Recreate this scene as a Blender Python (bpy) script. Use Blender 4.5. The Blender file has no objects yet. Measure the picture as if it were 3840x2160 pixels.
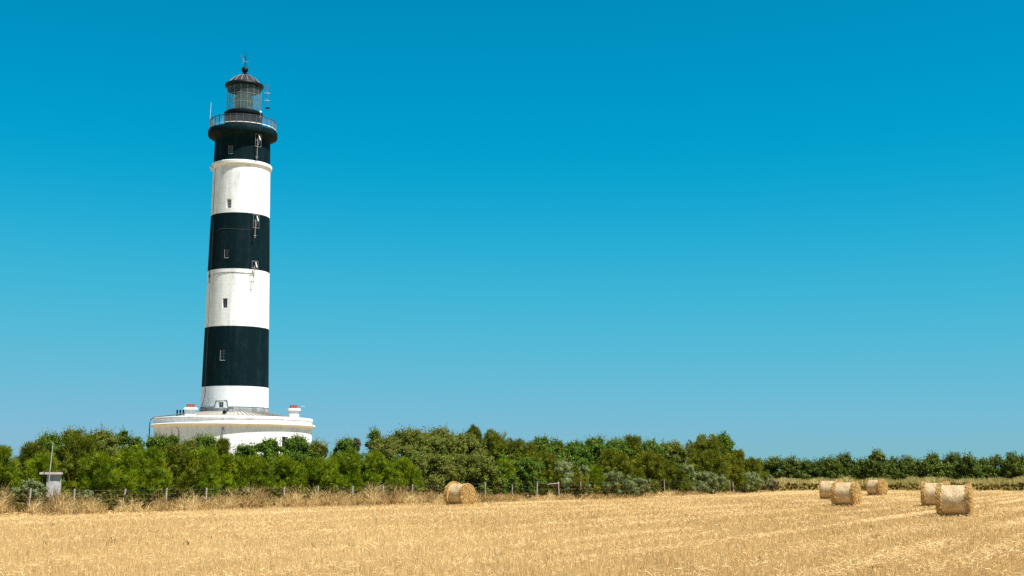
import bpy, math, random
import numpy as np

R = math.radians
scene = bpy.context.scene
COL = scene.collection

# ------------------------------------------------------------------ camera
CAM_H, PITCH = 1.75, R(8.213)
cam_data = bpy.data.cameras.new('camera')
cam_data.lens, cam_data.sensor_width = 45.47, 36.0
cam_data.clip_start, cam_data.clip_end = 0.5, 6000.0
cam = bpy.data.objects.new('camera', cam_data)
cam.location = (0, 0, CAM_H)
cam.rotation_euler = (math.pi / 2 + PITCH, 0, 0)
COL.objects.link(cam)
scene.camera = cam

# ------------------------------------------------------------------ sky and sun
SUN_EL, SUN_AZ = R(63), R(56)            # azimuth from -Y (behind the camera) towards +X
world = bpy.data.worlds.new('World')
scene.world = world
world.use_nodes = True
wn, wl = world.node_tree.nodes, world.node_tree.links
sky = wn.new('ShaderNodeTexSky')
sky.sky_type, sky.sun_disc = 'NISHITA', False
sky.sun_elevation, sky.sun_rotation = SUN_EL, math.pi - SUN_AZ
sky.air_density, sky.dust_density, sky.ozone_density = 1.0, 0.3, 3.0
sep, comb = wn.new('ShaderNodeSeparateColor'), wn.new('ShaderNodeCombineColor')
wl.new(sky.outputs[0], sep.inputs[0])


def wmath(op, a, b):
    n = wn.new('ShaderNodeMath')
    n.operation = op
    for k, v in enumerate((a, b)):
        if isinstance(v, (int, float)):
            n.inputs[k].default_value = v
        else:
            wl.new(v, n.inputs[k])
    return n.outputs[0]


# the photograph's deep, teal-leaning colour response for a clear blue sky: red falls off faster than green and blue
def smooth_min(a, limit, soft, op='SMOOTH_MIN'):
    n = wn.new('ShaderNodeMath')
    n.operation = op
    wl.new(a, n.inputs[0])
    n.inputs[1].default_value, n.inputs[2].default_value = limit, soft
    return n.outputs[0]


g_ = smooth_min(wmath('MULTIPLY', sep.outputs[1], 0.82), 3.536, 2.12)
b_ = smooth_min(wmath('MULTIPLY', sep.outputs[2], 0.895), 4.80, 1.41)
r_ = smooth_min(wmath('MULTIPLY', wmath('SUBTRACT', sep.outputs[0], 2.05), 0.396), 0.0, 0.22, 'SMOOTH_MAX')
r_ = wmath('MINIMUM', r_, wmath('MULTIPLY', g_, 0.95))
wl.new(r_, comb.inputs[0]); wl.new(g_, comb.inputs[1]); wl.new(b_, comb.inputs[2])
wl.new(comb.outputs[0], wn['Background'].inputs[0])
wn['Background'].inputs[1].default_value = 0.0758

sun_data = bpy.data.lights.new('sun', 'SUN')
sun_data.energy, sun_data.angle, sun_data.color = 5.0, R(0.53), (1.0, 0.965, 0.91)
sun = bpy.data.objects.new('sun', sun_data)
sun.rotation_euler = (math.pi / 2 - SUN_EL, 0, SUN_AZ)
sun.location = (60, -60, 120)
COL.objects.link(sun)

scene.view_settings.view_transform = 'Standard'
scene.view_settings.look = 'None'
scene.view_settings.exposure = 0.9
scene.view_settings.gamma = 1.0
scene.view_settings.use_curve_mapping = False
scene.render.engine = 'CYCLES'
scene.cycles.max_bounces = 6
scene.cycles.transparent_max_bounces = 12
scene.cycles.use_denoising = False

# ------------------------------------------------------------------ helpers
F_PX = 4850.0


def lateral(px, d):
    return (px - 1920) / F_PX * (d * math.cos(PITCH) - 0.8 * math.sin(PITCH))


def place(px, d):
    """ground point at distance d (along the view's depth) in the bearing of photo column px"""
    return (lateral(px, d), d)


def height(py, d):
    """height of something whose top reaches photo row py at distance d"""
    return CAM_H + d * (math.tan(PITCH - math.atan((py - 1080) / F_PX)))


def tag(o, label=None, cat=None, group=None, kind=None):
    for k, v in (('label', label), ('category', cat), ('group', group), ('kind', kind)):
        if v:
            o[k] = v
    return o


def empty(name, loc=(0, 0, 0), rz=0.0):
    o = bpy.data.objects.new(name, None)
    o.empty_display_size = 0.2
    o.location = loc
    o.rotation_euler = (0, 0, rz)
    COL.objects.link(o)
    return o


class MB:
    def __init__(self):
        self.v, self.f = [], []

    def add(self, vs, fs):
        n = len(self.v)
        self.v += [tuple(p) for p in vs]
        self.f += [tuple(i + n for i in f) for f in fs]
        return self

    def box(self, c, s, rz=0.0, taper=1.0):
        cx, cy, cz = c
        hx, hy, hz = s[0] / 2, s[1] / 2, s[2] / 2
        ca, sa = math.cos(rz), math.sin(rz)
        vs = []
        for dz in (-1, 1):
            k = 1.0 if dz < 0 else taper
            for dx, dy in ((-1, -1), (1, -1), (1, 1), (-1, 1)):
                x, y = dx * hx * k, dy * hy * k
                vs.append((cx + x * ca - y * sa, cy + x * sa + y * ca, cz + dz * hz))
        return self.add(vs, [(3, 2, 1, 0), (4, 5, 6, 7), (0, 1, 5, 4), (1, 2, 6, 5), (2, 3, 7, 6), (3, 0, 4, 7)])

    def tube(self, pts, rad, n=6, cap=True):
        pts = [np.array(p, float) for p in pts]
        rads = rad if isinstance(rad, (list, tuple)) else [rad] * len(pts)
        rings = []
        for i, p in enumerate(pts):
            t = pts[min(i + 1, len(pts) - 1)] - pts[max(i - 1, 0)]
            t /= np.linalg.norm(t) + 1e-9
            a = np.array((0, 0, 1.0)) if abs(t[2]) < 0.9 else np.array((1.0, 0, 0))
            u = np.cross(t, a); u /= np.linalg.norm(u)
            w = np.cross(t, u)
            rings.append([p + rads[i] * (math.cos(2 * math.pi * k / n) * u + math.sin(2 * math.pi * k / n) * w) for k in range(n)])
        vs = [q for r in rings for q in r]
        fs = []
        for i in range(len(pts) - 1):
            for k in range(n):
                a, b = i * n + k, i * n + (k + 1) % n
                fs.append((a, b, b + n, a + n))
        if cap:
            fs.append(tuple(range(n)))
            fs.append(tuple((len(pts) - 1) * n + k for k in reversed(range(n))))
        return self.add(vs, fs)

    def lathe(self, prof, n=96, a0=0.0, a1=2 * math.pi, close=False):
        """prof: list of (radius, z), from the bottom outside upwards; angle 0 points to local -Y, growing to +X"""
        full = abs(a1 - a0 - 2 * math.pi) < 1e-6
        m = n if full else n + 1
        vs, fs = [], []
        for r, z in prof:
            for k in range(m):
                a = a0 + (a1 - a0) * k / n
                vs.append((r * math.sin(a), -r * math.cos(a), z))
        L = len(prof)
        for i in range(L if close else L - 1):
            j = (i + 1) % L
            for k in range(n):
                k2 = (k + 1) % m
                fs.append((i * m + k, i * m + k2, j * m + k2, j * m + k))
        return self.add(vs, fs)

    def build(self, name, mat, parent=None, smooth=False, loc=None, rz=0.0):
        me = bpy.data.meshes.new(name)
        me.from_pydata(self.v, [], self.f)
        me.update()
        if smooth:
            me.polygons.foreach_set('use_smooth', [True] * len(me.polygons))
            me.set_sharp_from_angle(angle=R(32))
        me.materials.append(mat)
        o = bpy.data.objects.new(name, me)
        COL.objects.link(o)
        o.parent = parent
        if loc is not None:
            o.location = loc
        o.rotation_euler = (0, 0, rz)
        return o


def copy_obj(o, parent, loc=None, rz=None):
    c = o.copy()
    COL.objects.link(c)
    c.parent = parent
    if loc is not None:
        c.location = loc
    if rz is not None:
        c.rotation_euler = (0, 0, rz)
    return c


def poly_mesh(name, verts, sides, mat, tint, parent=None, smooth=False):
    """verts (n*sides, 3): n loose polygons with `sides` corners each and a per-face tint"""
    verts = np.asarray(verts, np.float32)
    nv = len(verts)
    nf = nv // sides
    me = bpy.data.meshes.new(name)
    me.vertices.add(nv)
    me.vertices.foreach_set('co', verts.ravel())
    me.loops.add(nv)
    me.loops.foreach_set('vertex_index', np.arange(nv, dtype=np.int32))
    me.polygons.add(nf)
    me.polygons.foreach_set('loop_start', np.arange(0, nv, sides, dtype=np.int32))
    me.polygons.foreach_set('loop_total', np.full(nf, sides, np.int32))
    me.update()
    at = me.attributes.new('tint', 'FLOAT', 'FACE')
    at.data.foreach_set('value', np.asarray(tint, np.float32))
    me.materials.append(mat)
    o = bpy.data.objects.new(name, me)
    COL.objects.link(o)
    o.parent = parent
    return o


# ------------------------------------------------------------------ materials
def new_mat(name):
    m = bpy.data.materials.new(name)
    m.use_nodes = True
    nt = m.node_tree
    return m, nt.nodes, nt.links, nt.nodes['Principled BSDF']


def ramp(n, stops):
    r = n.new('ShaderNodeValToRGB')
    e = r.color_ramp.elements
    while len(e) > 1:
        e.remove(e[-1])
    e[0].position, e[0].color = stops[0][0], (*stops[0][1], 1)
    for p, c in stops[1:]:
        x = e.new(p)
        x.color = (*c, 1)
    return r


def noise(n, l, scale, vec=None, detail=4.0, rough=0.6):
    t = n.new('ShaderNodeTexNoise')
    t.inputs['Scale'].default_value = scale
    t.inputs['Detail'].default_value = detail
    t.inputs['Roughness'].default_value = rough
    if vec is not None:
        l.new(vec, t.inputs['Vector'])
    return t


def mapping(n, l, scale, rot=(0, 0, 0), kind='Object'):
    tc, mp = n.new('ShaderNodeTexCoord'), n.new('ShaderNodeMapping')
    mp.inputs['Scale'].default_value = scale
    mp.inputs['Rotation'].default_value = rot
    l.new(tc.outputs[kind], mp.inputs['Vector'])
    return mp.outputs[0]


def bump(n, l, bsdf, height_out, strength, dist):
    b = n.new('ShaderNodeBump')
    b.inputs['Strength'].default_value = strength
    b.inputs['Distance'].default_value = dist
    l.new(height_out, b.inputs['Height'])
    l.new(b.outputs[0], bsdf.inputs['Normal'])


def plain(name, col, rough=0.6, spec=0.3, metal=0.0, var=0.15, scale=3.0):
    m, n, l, b = new_mat(name)
    nz = noise(n, l, scale, mapping(n, l, (1, 1, 1)))
    d, u = [c * (1 - var) for c in col], [min(1, c * (1 + var)) for c in col]
    rp = ramp(n, [(0.3, d), (0.7, u)])
    l.new(nz.outputs[0], rp.inputs[0])
    l.new(rp.outputs[0], b.inputs['Base Color'])
    b.inputs['Roughness'].default_value = rough
    b.inputs['Specular IOR Level'].default_value = spec
    b.inputs['Metallic'].default_value = metal
    return m


def painted(name, stops, streak, grain, rough, spec, bump_s=0.25):
    """weathered paint on masonry: vertical rain streaks, fine blotches, shallow horizontal courses"""
    m, n, l, b = new_mat(name)
    st = noise(n, l, 1.0, mapping(n, l, (1.9, 1.9, 0.10)), 5, 0.65)
    gr = noise(n, l, 1.0, mapping(n, l, (grain, grain, grain * 0.7)), 6, 0.7)
    mx = n.new('ShaderNodeMix'); mx.data_type = 'FLOAT'
    mx.inputs[0].default_value = streak
    l.new(gr.outputs[0], mx.inputs[2]); l.new(st.outputs[0], mx.inputs[3])
    rp = ramp(n, stops)
    l.new(mx.outputs[0], rp.inputs[0])
    l.new(rp.outputs[0], b.inputs['Base Color'])
    b.inputs['Roughness'].default_value = rough
    b.inputs['Specular IOR Level'].default_value = spec
    wv = n.new('ShaderNodeTexWave'); wv.wave_type = 'BANDS'; wv.bands_direction = 'Z'
    wv.inputs['Scale'].default_value = 0.82; wv.inputs['Distortion'].default_value = 0.6
    wv.inputs['Detail'].default_value = 2
    tc = n.new('ShaderNodeTexCoord'); l.new(tc.outputs['Object'], wv.inputs[0])
    pw = n.new('ShaderNodeMath'); pw.operation = 'POWER'; pw.inputs[1].default_value = 0.15
    l.new(wv.outputs['Fac'], pw.inputs[0])
    ad = n.new('ShaderNodeMath'); ad.operation = 'ADD'
    l.new(pw.outputs[0], ad.inputs[0]); l.new(gr.outputs[0], ad.inputs[1])
    bump(n, l, b, ad.outputs[0], bump_s, 0.03)
    return m


def leafy(name, stops, trans=0.25, rough=0.75, spec=0.08):
    m, n, l, b = new_mat(name)
    at = n.new('ShaderNodeAttribute'); at.attribute_name = 'tint'
    rp = ramp(n, [(p, [c * 0.77 for c in col]) for p, col in stops])
    l.new(at.outputs['Fac'], rp.inputs[0])
    l.new(rp.outputs[0], b.inputs['Base Color'])
    b.inputs['Roughness'].default_value = rough
    b.inputs['Specular IOR Level'].default_value = spec
    tr = n.new('ShaderNodeBsdfTranslucent')
    l.new(rp.outputs[0], tr.inputs[0])
    mx = n.new('ShaderNodeMixShader'); mx.inputs[0].default_value = trans
    l.new(b.outputs[0], mx.inputs[1]); l.new(tr.outputs[0], mx.inputs[2])
    l.new(mx.outputs[0], n['Material Output'].inputs[0])
    return m


def thin_glass(name, tintcol, fac):
    m, n, l, b = new_mat(name)
    tr = n.new('ShaderNodeBsdfTransparent'); tr.inputs[0].default_value = (*tintcol, 1)
    b.inputs['Base Color'].default_value = (0.22, 0.32, 0.33, 1)
    b.inputs['Roughness'].default_value = 0.06
    b.inputs['Specular IOR Level'].default_value = 0.7
    mx = n.new('ShaderNodeMixShader'); mx.inputs[0].default_value = fac
    l.new(tr.outputs[0], mx.inputs[1]); l.new(b.outputs[0], mx.inputs[2])
    l.new(mx.outputs[0], n['Material Output'].inputs[0])
    return m


M = {}
M['white'] = painted('white_masonry_paint', [(0.30, (0.42, 0.41, 0.40)), (0.41, (0.64, 0.63, 0.62)), (0.53, (0.80, 0.79, 0.78))], 0.55, 1.3, 0.8, 0.12, 0.08)
M['cream'] = painted('cream_moulding_paint', [(0.28, (0.62, 0.58, 0.53)), (0.42, (0.75, 0.73, 0.71)), (0.6, (0.80, 0.79, 0.78))], 0.5, 1.6, 0.8, 0.12, 0.06)
M['black'] = painted('black_masonry_paint', [(0.3, (0.0008, 0.0075, 0.0095)), (0.5, (0.0016, 0.0110, 0.0140)), (0.7, (0.0100, 0.023, 0.027))], 0.5, 1.3, 0.7, 0.06, 0.12)
M['black_metal'] = plain('black_metal_paint', (0.004, 0.009, 0.012), 0.5, 0.15)
M['bronze'] = plain('weathered_dome_sheet', (0.035, 0.032, 0.034), 0.75, 0.05, 0.0, 0.4, 6)
M['rib_metal'] = plain('pale_rib_metal', (0.17, 0.16, 0.165), 0.7, 0.1, 0.0, 0.25, 6)
M['rail_metal'] = plain('galvanised_rail', (0.20, 0.21, 0.22), 0.5, 0.3, 0.1, 0.2, 2)
M['rail_dark'] = plain('dark_rail_paint', (0.05, 0.06, 0.07), 0.5, 0.3)
M['astragal'] = plain('lantern_glazing_bar', (0.22, 0.24, 0.24), 0.45, 0.4, 0.1, 0.3, 2)
M['lantern_glass'] = thin_glass('lantern_glass', (0.88, 0.95, 0.93), 0.16)
M['window_glass'] = plain('dark_window_glass', (0.008, 0.012, 0.014), 0.08, 0.6)
M['lens_glass'] = plain('lens_prism_glass', (0.30, 0.40, 0.37), 0.12, 0.8, 0.0, 0.35, 5)
M['lens_brass'] = plain('lens_brass', (0.40, 0.34, 0.16), 0.3, 0.5, 0.5)
M['frame'] = plain('white_window_frame', (0.70, 0.71, 0.70), 0.5, 0.3, 0, 0.05)
M['frame_grey'] = plain('grey_window_frame', (0.26, 0.28, 0.30), 0.5, 0.3, 0, 0.1)
M['zinc'] = plain('zinc_roof_sheet', (0.36, 0.325, 0.27), 0.5, 0.4, 0.1, 0.18, 1.2)
M['lead'] = painted('lead_flashing', [(0.3, (0.10, 0.105, 0.11)), (0.5, (0.24, 0.24, 0.25)), (0.7, (0.46, 0.46, 0.46))], 0.75, 3.0, 0.6, 0.3, 0.15)
M['terracotta'] = plain('terracotta_pot', (0.40, 0.085, 0.05), 0.75, 0.2, 0, 0.2, 6)
M['shaded_pot'] = plain('shaded_dark_pot', (0.035, 0.035, 0.045), 0.8, 0.2, 0, 0.2, 6)  # dark colour stands in for the shade on the rear pots
M['pipe'] = plain('grey_drainpipe', (0.20, 0.21, 0.22), 0.5, 0.3)
M['cable'] = plain('dark_cable', (0.08, 0.075, 0.07), 0.6, 0.3)
M['bracket'] = plain('galvanised_bracket', (0.32, 0.30, 0.30), 0.45, 0.4, 0.2, 0.2, 3)
M['lamp_white'] = plain('white_lamp_case', (0.82, 0.82, 0.80), 0.35, 0.4)
M['rust'] = plain('rust_streaked_pipe', (0.33, 0.22, 0.14), 0.8, 0.2)
M['concrete'] = plain('pale_rendered_block', (0.40, 0.37, 0.365), 0.9, 0.15, 0, 0.25, 5)
M['roof_slab'] = plain('pinkish_concrete_slab', (0.44, 0.36, 0.34), 0.85, 0.2, 0, 0.2, 5)
M['post_wood'] = plain('weathered_post_wood', (0.40, 0.33, 0.27), 0.9, 0.1, 0, 0.35, 9)
M['wire'] = plain('fence_wire', (0.20, 0.19, 0.18), 0.5, 0.4, 0.4)
M['pole'] = plain('bare_grey_pole', (0.40, 0.38, 0.32), 0.7, 0.2, 0, 0.2, 4)
M['bark'] = plain('shrub_bark', (0.10, 0.075, 0.05), 0.9, 0.1, 0, 0.35, 8)

M['tam'] = leafy('tamarisk_sprays', [(0.0, (0.0396, 0.0778, 0.0044)), (0.4, (0.1916, 0.2681, 0.0088)), (0.8, (0.4097, 0.4356, 0.0143)), (1.0, (0.4493, 0.3082, 0.033))], 0.30)
M['tam_olive'] = leafy('olive_tamarisk_sprays', [(0.0, (0.0504, 0.0651, 0.007)), (0.4, (0.1774, 0.2008, 0.0128)), (0.8, (0.332, 0.3188, 0.0257)), (1.0, (0.3434, 0.2171, 0.0408))], 0.28)
M['ever'] = leafy('dark_evergreen_leaves', [(0.0, (0.0214, 0.0518, 0.0059)), (0.45, (0.101, 0.1685, 0.0143)), (0.85, (0.2376, 0.2916, 0.0261)), (1.0, (0.3445, 0.324, 0.0594))], 0.18)
M['olive'] = leafy('olive_thicket_leaves', [(0.0, (0.056, 0.0696, 0.011)), (0.4, (0.1624, 0.1824, 0.0242)), (0.85, (0.2856, 0.282, 0.0495)), (1.0, (0.336, 0.276, 0.088))], 0.25)
M['grey'] = leafy('saltbush_leaves', [(0.0, (0.0966, 0.1248, 0.0374)), (0.5, (0.23, 0.264, 0.0936)), (0.85, (0.3128, 0.336, 0.1368)), (1.0, (0.3404, 0.3264, 0.1368))], 0.15)
M['far'] = leafy('far_hedge_leaves', [(0.0, (0.0302, 0.0535, 0.0087)), (0.5, (0.1058, 0.1469, 0.0174)), (0.85, (0.2268, 0.2337, 0.0349)), (1.0, (0.3326, 0.2337, 0.0726))], 0.18)
M['dry'] = leafy('dry_brown_twigs', [(0.0, (0.07, 0.05, 0.03)), (0.5, (0.15, 0.115, 0.065)), (1.0, (0.24, 0.19, 0.11))], 0.15)
M['grass'] = leafy('dry_golden_grass', [(0.0, (0.154, 0.088, 0.0385)), (0.3, (0.462, 0.2805, 0.099)), (0.65, (0.726, 0.484, 0.187)), (0.93, (0.88, 0.638, 0.297)), (1.0, (0.22, 0.231, 0.044))], 0.25)
M['verge'] = leafy('verge_grass', [(0.0, (0.24, 0.1955, 0.0495)), (0.4, (0.504, 0.391, 0.11)), (0.8, (0.792, 0.598, 0.231)), (1.0, (0.888, 0.69, 0.33))], 0.25)
M['bramble'] = leafy('bramble_leaves', [(0.0, (0.0466, 0.0431, 0.0126)), (0.4, (0.1397, 0.1222, 0.0253)), (0.75, (0.3105, 0.2156, 0.0506)), (1.0, (0.5589, 0.3306, 0.1138))], 0.2)
M['straw'] = leafy('cut_straw', [(0.0, (0.4813, 0.2837, 0.1092)), (0.4, (0.7334, 0.488, 0.207)), (0.8, (0.8824, 0.6355, 0.3162)), (1.0, (0.9397, 0.7263, 0.414))], 0.2, 0.7, 0.12)
M['bale_straw'] = leafy('bale_straw', [(0.0, (0.4268, 0.2376, 0.068)), (0.4, (0.7862, 0.5076, 0.1847)), (0.8, (0.921, 0.648, 0.2722)), (1.0, (0.966, 0.756, 0.3694))], 0.2, 0.7, 0.12)
M['weed'] = leafy('field_weed', [(0.0, (0.08, 0.06, 0.02)), (1.0, (0.17, 0.13, 0.04))], 0.2)


def field_material():
    m, n, l, b = new_mat('stubble_soil_and_straw')
    row = noise(n, l, 1.0, mapping(n, l, (0.55, 0.035, 1), (0, 0, R(28))), 4, 0.6)
    big = noise(n, l, 0.045, mapping(n, l, (1, 1, 1)), 3, 0.5)
    fine = noise(n, l, 9.0, mapping(n, l, (1, 1, 1)), 5, 0.75)
    a = n.new('ShaderNodeMath'); a.operation = 'MULTIPLY_ADD'; a.inputs[1].default_value = 0.45
    l.new(row.outputs[0], a.inputs[0])
    m2 = n.new('ShaderNodeMath'); m2.operation = 'MULTIPLY'; m2.inputs[1].default_value = 0.30
    l.new(big.outputs[0], m2.inputs[0]); l.new(m2.outputs[0], a.inputs[2])
    m3 = n.new('ShaderNodeMath'); m3.operation = 'MULTIPLY_ADD'; m3.inputs[1].default_value = 0.35
    l.new(fine.outputs[0], m3.inputs[0]); l.new(a.outputs[0], m3.inputs[2])
    rp = ramp(n, [(0.30, (0.30, 0.180, 0.066)), (0.48, (0.42, 0.265, 0.104)), (0.60, (0.52, 0.345, 0.142)), (0.72, (0.60, 0.43, 0.20))])
    l.new(m3.outputs[0], rp.inputs[0])
    l.new(rp.outputs[0], b.inputs['Base Color'])
    b.inputs['Roughness'].default_value = 0.95
    b.inputs['Specular IOR Level'].default_value = 0.1
    bump(n, l, b, fine.outputs[0], 0.6, 0.08)
    return m


M['field'] = field_material()
M['ground'] = plain('rough_dry_ground', (0.33, 0.22, 0.085), 0.95, 0.1, 0, 0.30, 0.4)


def net_material():
    m, n, l, b = new_mat('white_net_over_straw')
    vec = mapping(n, l, (1, 1, 1))
    st = noise(n, l, 1.0, mapping(n, l, (26, 9, 9)), 4, 0.7)
    bl = noise(n, l, 2.2, vec, 3, 0.6)
    sp = noise(n, l, 34.0, vec, 3, 0.8)
    a = n.new('ShaderNodeMath'); a.operation = 'MULTIPLY_ADD'; a.inputs[1].default_value = 0.4
    l.new(st.outputs[0], a.inputs[0])
    c = n.new('ShaderNodeMath'); c.operation = 'MULTIPLY_ADD'; c.inputs[1].default_value = 0.35
    l.new(sp.outputs[0], c.inputs[0])
    d = n.new('ShaderNodeMath'); d.operation = 'MULTIPLY'; d.inputs[1].default_value = 0.25
    l.new(bl.outputs[0], d.inputs[0]); l.new(d.outputs[0], c.inputs[2]); l.new(c.outputs[0], a.inputs[2])
    rp = ramp(n, [(0.37, (0.20, 0.112, 0.038)), (0.46, (0.36, 0.230, 0.100)), (0.54, (0.53, 0.38, 0.205)), (0.63, (0.73, 0.57, 0.355))])
    l.new(a.outputs[0], rp.inputs[0])
    l.new(rp.outputs[0], b.inputs['Base Color'])
    b.inputs['Roughness'].default_value = 0.42
    b.inputs['Specular IOR Level'].default_value = 0.5
    bump(n, l, b, a.outputs[0], 0.5, 0.03)
    return m


M['net'] = net_material()

# ------------------------------------------------------------------ ground and field
def sheet(name, pts, z, mat):
    mb = MB()
    mb.add([(x, y, z) for x, y in pts], [tuple(range(len(pts)))])
    o = mb.build(name, mat)
    tag(o, kind='structure')
    return o


sheet('ground', [(-3000, -300), (3000, -300), (3000, 5000), (-3000, 5000)], 0.0, M['ground'])
EDGE = [(-900, 46.0), (0, 55.5), (350, 57.0), (600, 61.0), (900, 66.5), (1200, 71.2), (1500, 75.6), (1700, 77.5), (2000, 86.5),
        (2400, 96.5), (2700, 112.0), (2850, 124.0), (2960, 139.0), (3200, 140.0), (3840, 138.5), (4500, 137.0)]
ex, ed = [e[0] for e in EDGE], [e[1] for e in EDGE]
FENCE = [(-600, 51.0), (215, 60.0), (460, 63.0), (774, 68.0), (1194, 75.0), (1544, 81.0), (1819, 88.0), (2181, 99.0), (2493, 108.5), (2742, 121.0), (2860, 130.0)]
fx, fd = [e[0] for e in FENCE], [e[1] for e in FENCE]


def edge_d(px):
    return float(np.interp(px, ex, ed))


def fence_d(px):
    return float(np.interp(px, fx, fd))


field_pts = [(-90, -60), (140, -60), (160, 137)] + [place(px, d) for px, d in reversed(EDGE)] + [(-90, 30)]
field = sheet('stubble_field', field_pts, 0.006, M['field'])

# ------------------------------------------------------------------ lighthouse
TOWER_D, TOWER_AZ = 135.0, R(-12.07)
lh = empty('lighthouse', (TOWER_D * math.sin(TOWER_AZ), TOWER_D * math.cos(TOWER_AZ), 0), -TOWER_AZ)
tag(lh, 'tall round lighthouse with black and white bands rising from a white ring building', 'lighthouse')

RZ = [0, 7.9, 10.5, 16.53, 22.36, 28.16, 33.05, 36.05, 37.3]
RR = [3.6, 3.42, 3.35, 3.23, 3.14, 3.00, 2.92, 2.85, 2.85]


def tower_r(z):
    return float(np.interp(z, RZ, RR))


def on_wall(phi, z, out=0.0):
    r = tower_r(z) + out
    return (r * math.sin(phi), -r * math.cos(phi), z)


WIN_PHI = R(-23.5)


def shaft_band(name, z0, z1, mat, win=None, extra_r=0.0, label=None):
    """one painted band of the shaft, with a real recessed window opening"""
    n = 120
    ang = [2 * math.pi * k / n for k in range(n)]
    zs = list(np.arange(z0, z1, 1.2)) + [z1]
    if win:
        wz0, wz1, ww = win
        hw = math.asin(ww / 2 / tower_r((wz0 + wz1) / 2))
        a0, a1 = (WIN_PHI - hw) % (2 * math.pi), (WIN_PHI + hw) % (2 * math.pi)
        ang = [a for a in ang if not (a0 - 0.02 < a < a1 + 0.02)] + [a0, a1]
        zs = [z for z in zs if not (min(abs(z - wz0), abs(z - wz1)) < 0.15 or wz0 < z < wz1)] + [wz0, wz1]
    ang, zs = sorted(ang), sorted(set([z0] + zs + [z1]))
    zs = [z for i, z in enumerate(zs) if i == 0 or z - zs[i - 1] > 1e-4]
    m = len(ang)
    vs, fs = [], []
    for z in zs:
        for a in ang:
            vs.append(on_wall(a, z, extra_r))
    for i in range(len(zs) - 1):
        for k in range(m):
            k2 = (k + 1) % m
            if win and abs(ang[k] - a0) < 1e-6 and zs[i] >= wz0 - 1e-6 and zs[i + 1] <= wz1 + 1e-6:
                continue
            fs.append((i * m + k, i * m + k2, (i + 1) * m + k2, (i + 1) * m + k))
    mb = MB().add(vs, fs)
    if win:
        dep = 0.34
        q = []
        for rin in (0.0, -dep):
            q += [on_wall(a0, wz0, rin), on_wall(a1, wz0, rin), on_wall(a1, wz1, rin), on_wall(a0, wz1, rin)]
        mb.add(q, [(0, 1, 5, 4), (1, 2, 6, 5), (2, 3, 7, 6), (3, 0, 4, 7)])
    o = mb.build(name, mat, lh, smooth=True)
    if label:
        o['label'] = label
    return o


shaft_band('white_band', 7.70, 10.50, M['white'], (8.18, 8.93, 0.55), label='lowest short white band above the roof')
shaft_band('black_band', 10.50, 16.53, M['black'], (13.06, 14.07, 0.52), label='lowest black band')
shaft_band('white_band', 16.53, 22.36, M['white'], (18.35, 19.32, 0.52), label='middle white band')
shaft_band('black_band', 22.36, 28.16, M['black'], (23.46, 24.32, 0.46), label='middle black band')
shaft_band('white_band', 28.16, 33.15, M['white'], (28.62, 29.57, 0.50), label='top white band')
shaft_band('black_band', 33.60, 36.10, M['black'], (34.32, 35.20, 0.46), label='top black band under the gallery')


def tower_window(z0, z1, w, frame):
    """frame with glazing bars, set back in its opening; local x across, y outward"""
    zc = (z0 + z1) / 2
    r = tower_r(zc) - 0.27
    mb = MB()
    h, t = z1 - z0, 0.055
    mb.box((-w / 2 + t / 2, 0, 0), (t, 0.06, h)).box((w / 2 - t / 2, 0, 0), (t, 0.06, h))
    mb.box((0, 0, h / 2 - t / 2), (w - 2 * t, 0.06, t)).box((0, 0, -h / 2 + t / 2), (w - 2 * t, 0.06, t))
    mb.box((0, 0, 0), (0.035, 0.05, h - 2 * t))
    for k in (-1, 1):
        for s in (-1, 1):
            mb.box((s * (w / 4 - t / 4), 0, k * h / 6), (w / 2 - t - 0.04, 0.04, 0.03))
    o = mb.build('window', frame, lh, loc=(r * math.sin(WIN_PHI), -r * math.cos(WIN_PHI), zc), rz=WIN_PHI)
    MB().box((0, 0.045, 0), (w - 0.01, 0.02, h - 0.01)).build('pane', M['window_glass'], o)
    return o


for z0, z1, w, fr in ((8.18, 8.93, 0.55, 'frame'), (13.06, 14.07, 0.52, 'frame_grey'), (18.35, 19.32, 0.52, 'frame_grey'), (23.46, 24.32, 0.46, 'frame_grey'),
                      (28.62, 29.57, 0.50, 'frame'), (34.32, 35.20, 0.46, 'frame_grey')):
    tower_window(z0 + 0.005, z1 - 0.005, w - 0.02, M[fr])
# pale strips painting sunlight onto left jambs and sills of the black band openings
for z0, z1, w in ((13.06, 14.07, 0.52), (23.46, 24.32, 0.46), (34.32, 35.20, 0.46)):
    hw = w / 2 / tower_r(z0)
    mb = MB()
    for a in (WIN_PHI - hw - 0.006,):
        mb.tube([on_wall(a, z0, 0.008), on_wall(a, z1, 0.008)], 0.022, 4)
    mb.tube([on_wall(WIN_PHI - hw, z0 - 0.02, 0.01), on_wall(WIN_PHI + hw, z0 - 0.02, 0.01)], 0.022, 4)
    mb.build('sunlit_edge_strip', M['frame_grey'], lh)

# moulding ring, gallery, flare
MB().lathe([(2.90, 33.15), (3.00, 33.17), (3.02, 33.30), (3.09, 33.36), (3.10, 33.62), (3.05, 33.68), (2.80, 33.72)], 120).build('ring_moulding', M['cream'], lh, True)
MB().lathe([(2.84, 36.10), (2.87, 36.22), (2.98, 36.38), (3.18, 36.52), (3.42, 36.62), (3.55, 36.70), (3.58, 36.84), (3.58, 37.22), (3.52, 37.32), (3.40, 37.36), (1.8, 37.38)], 120).build('gallery', M['black'], lh, True)
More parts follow.
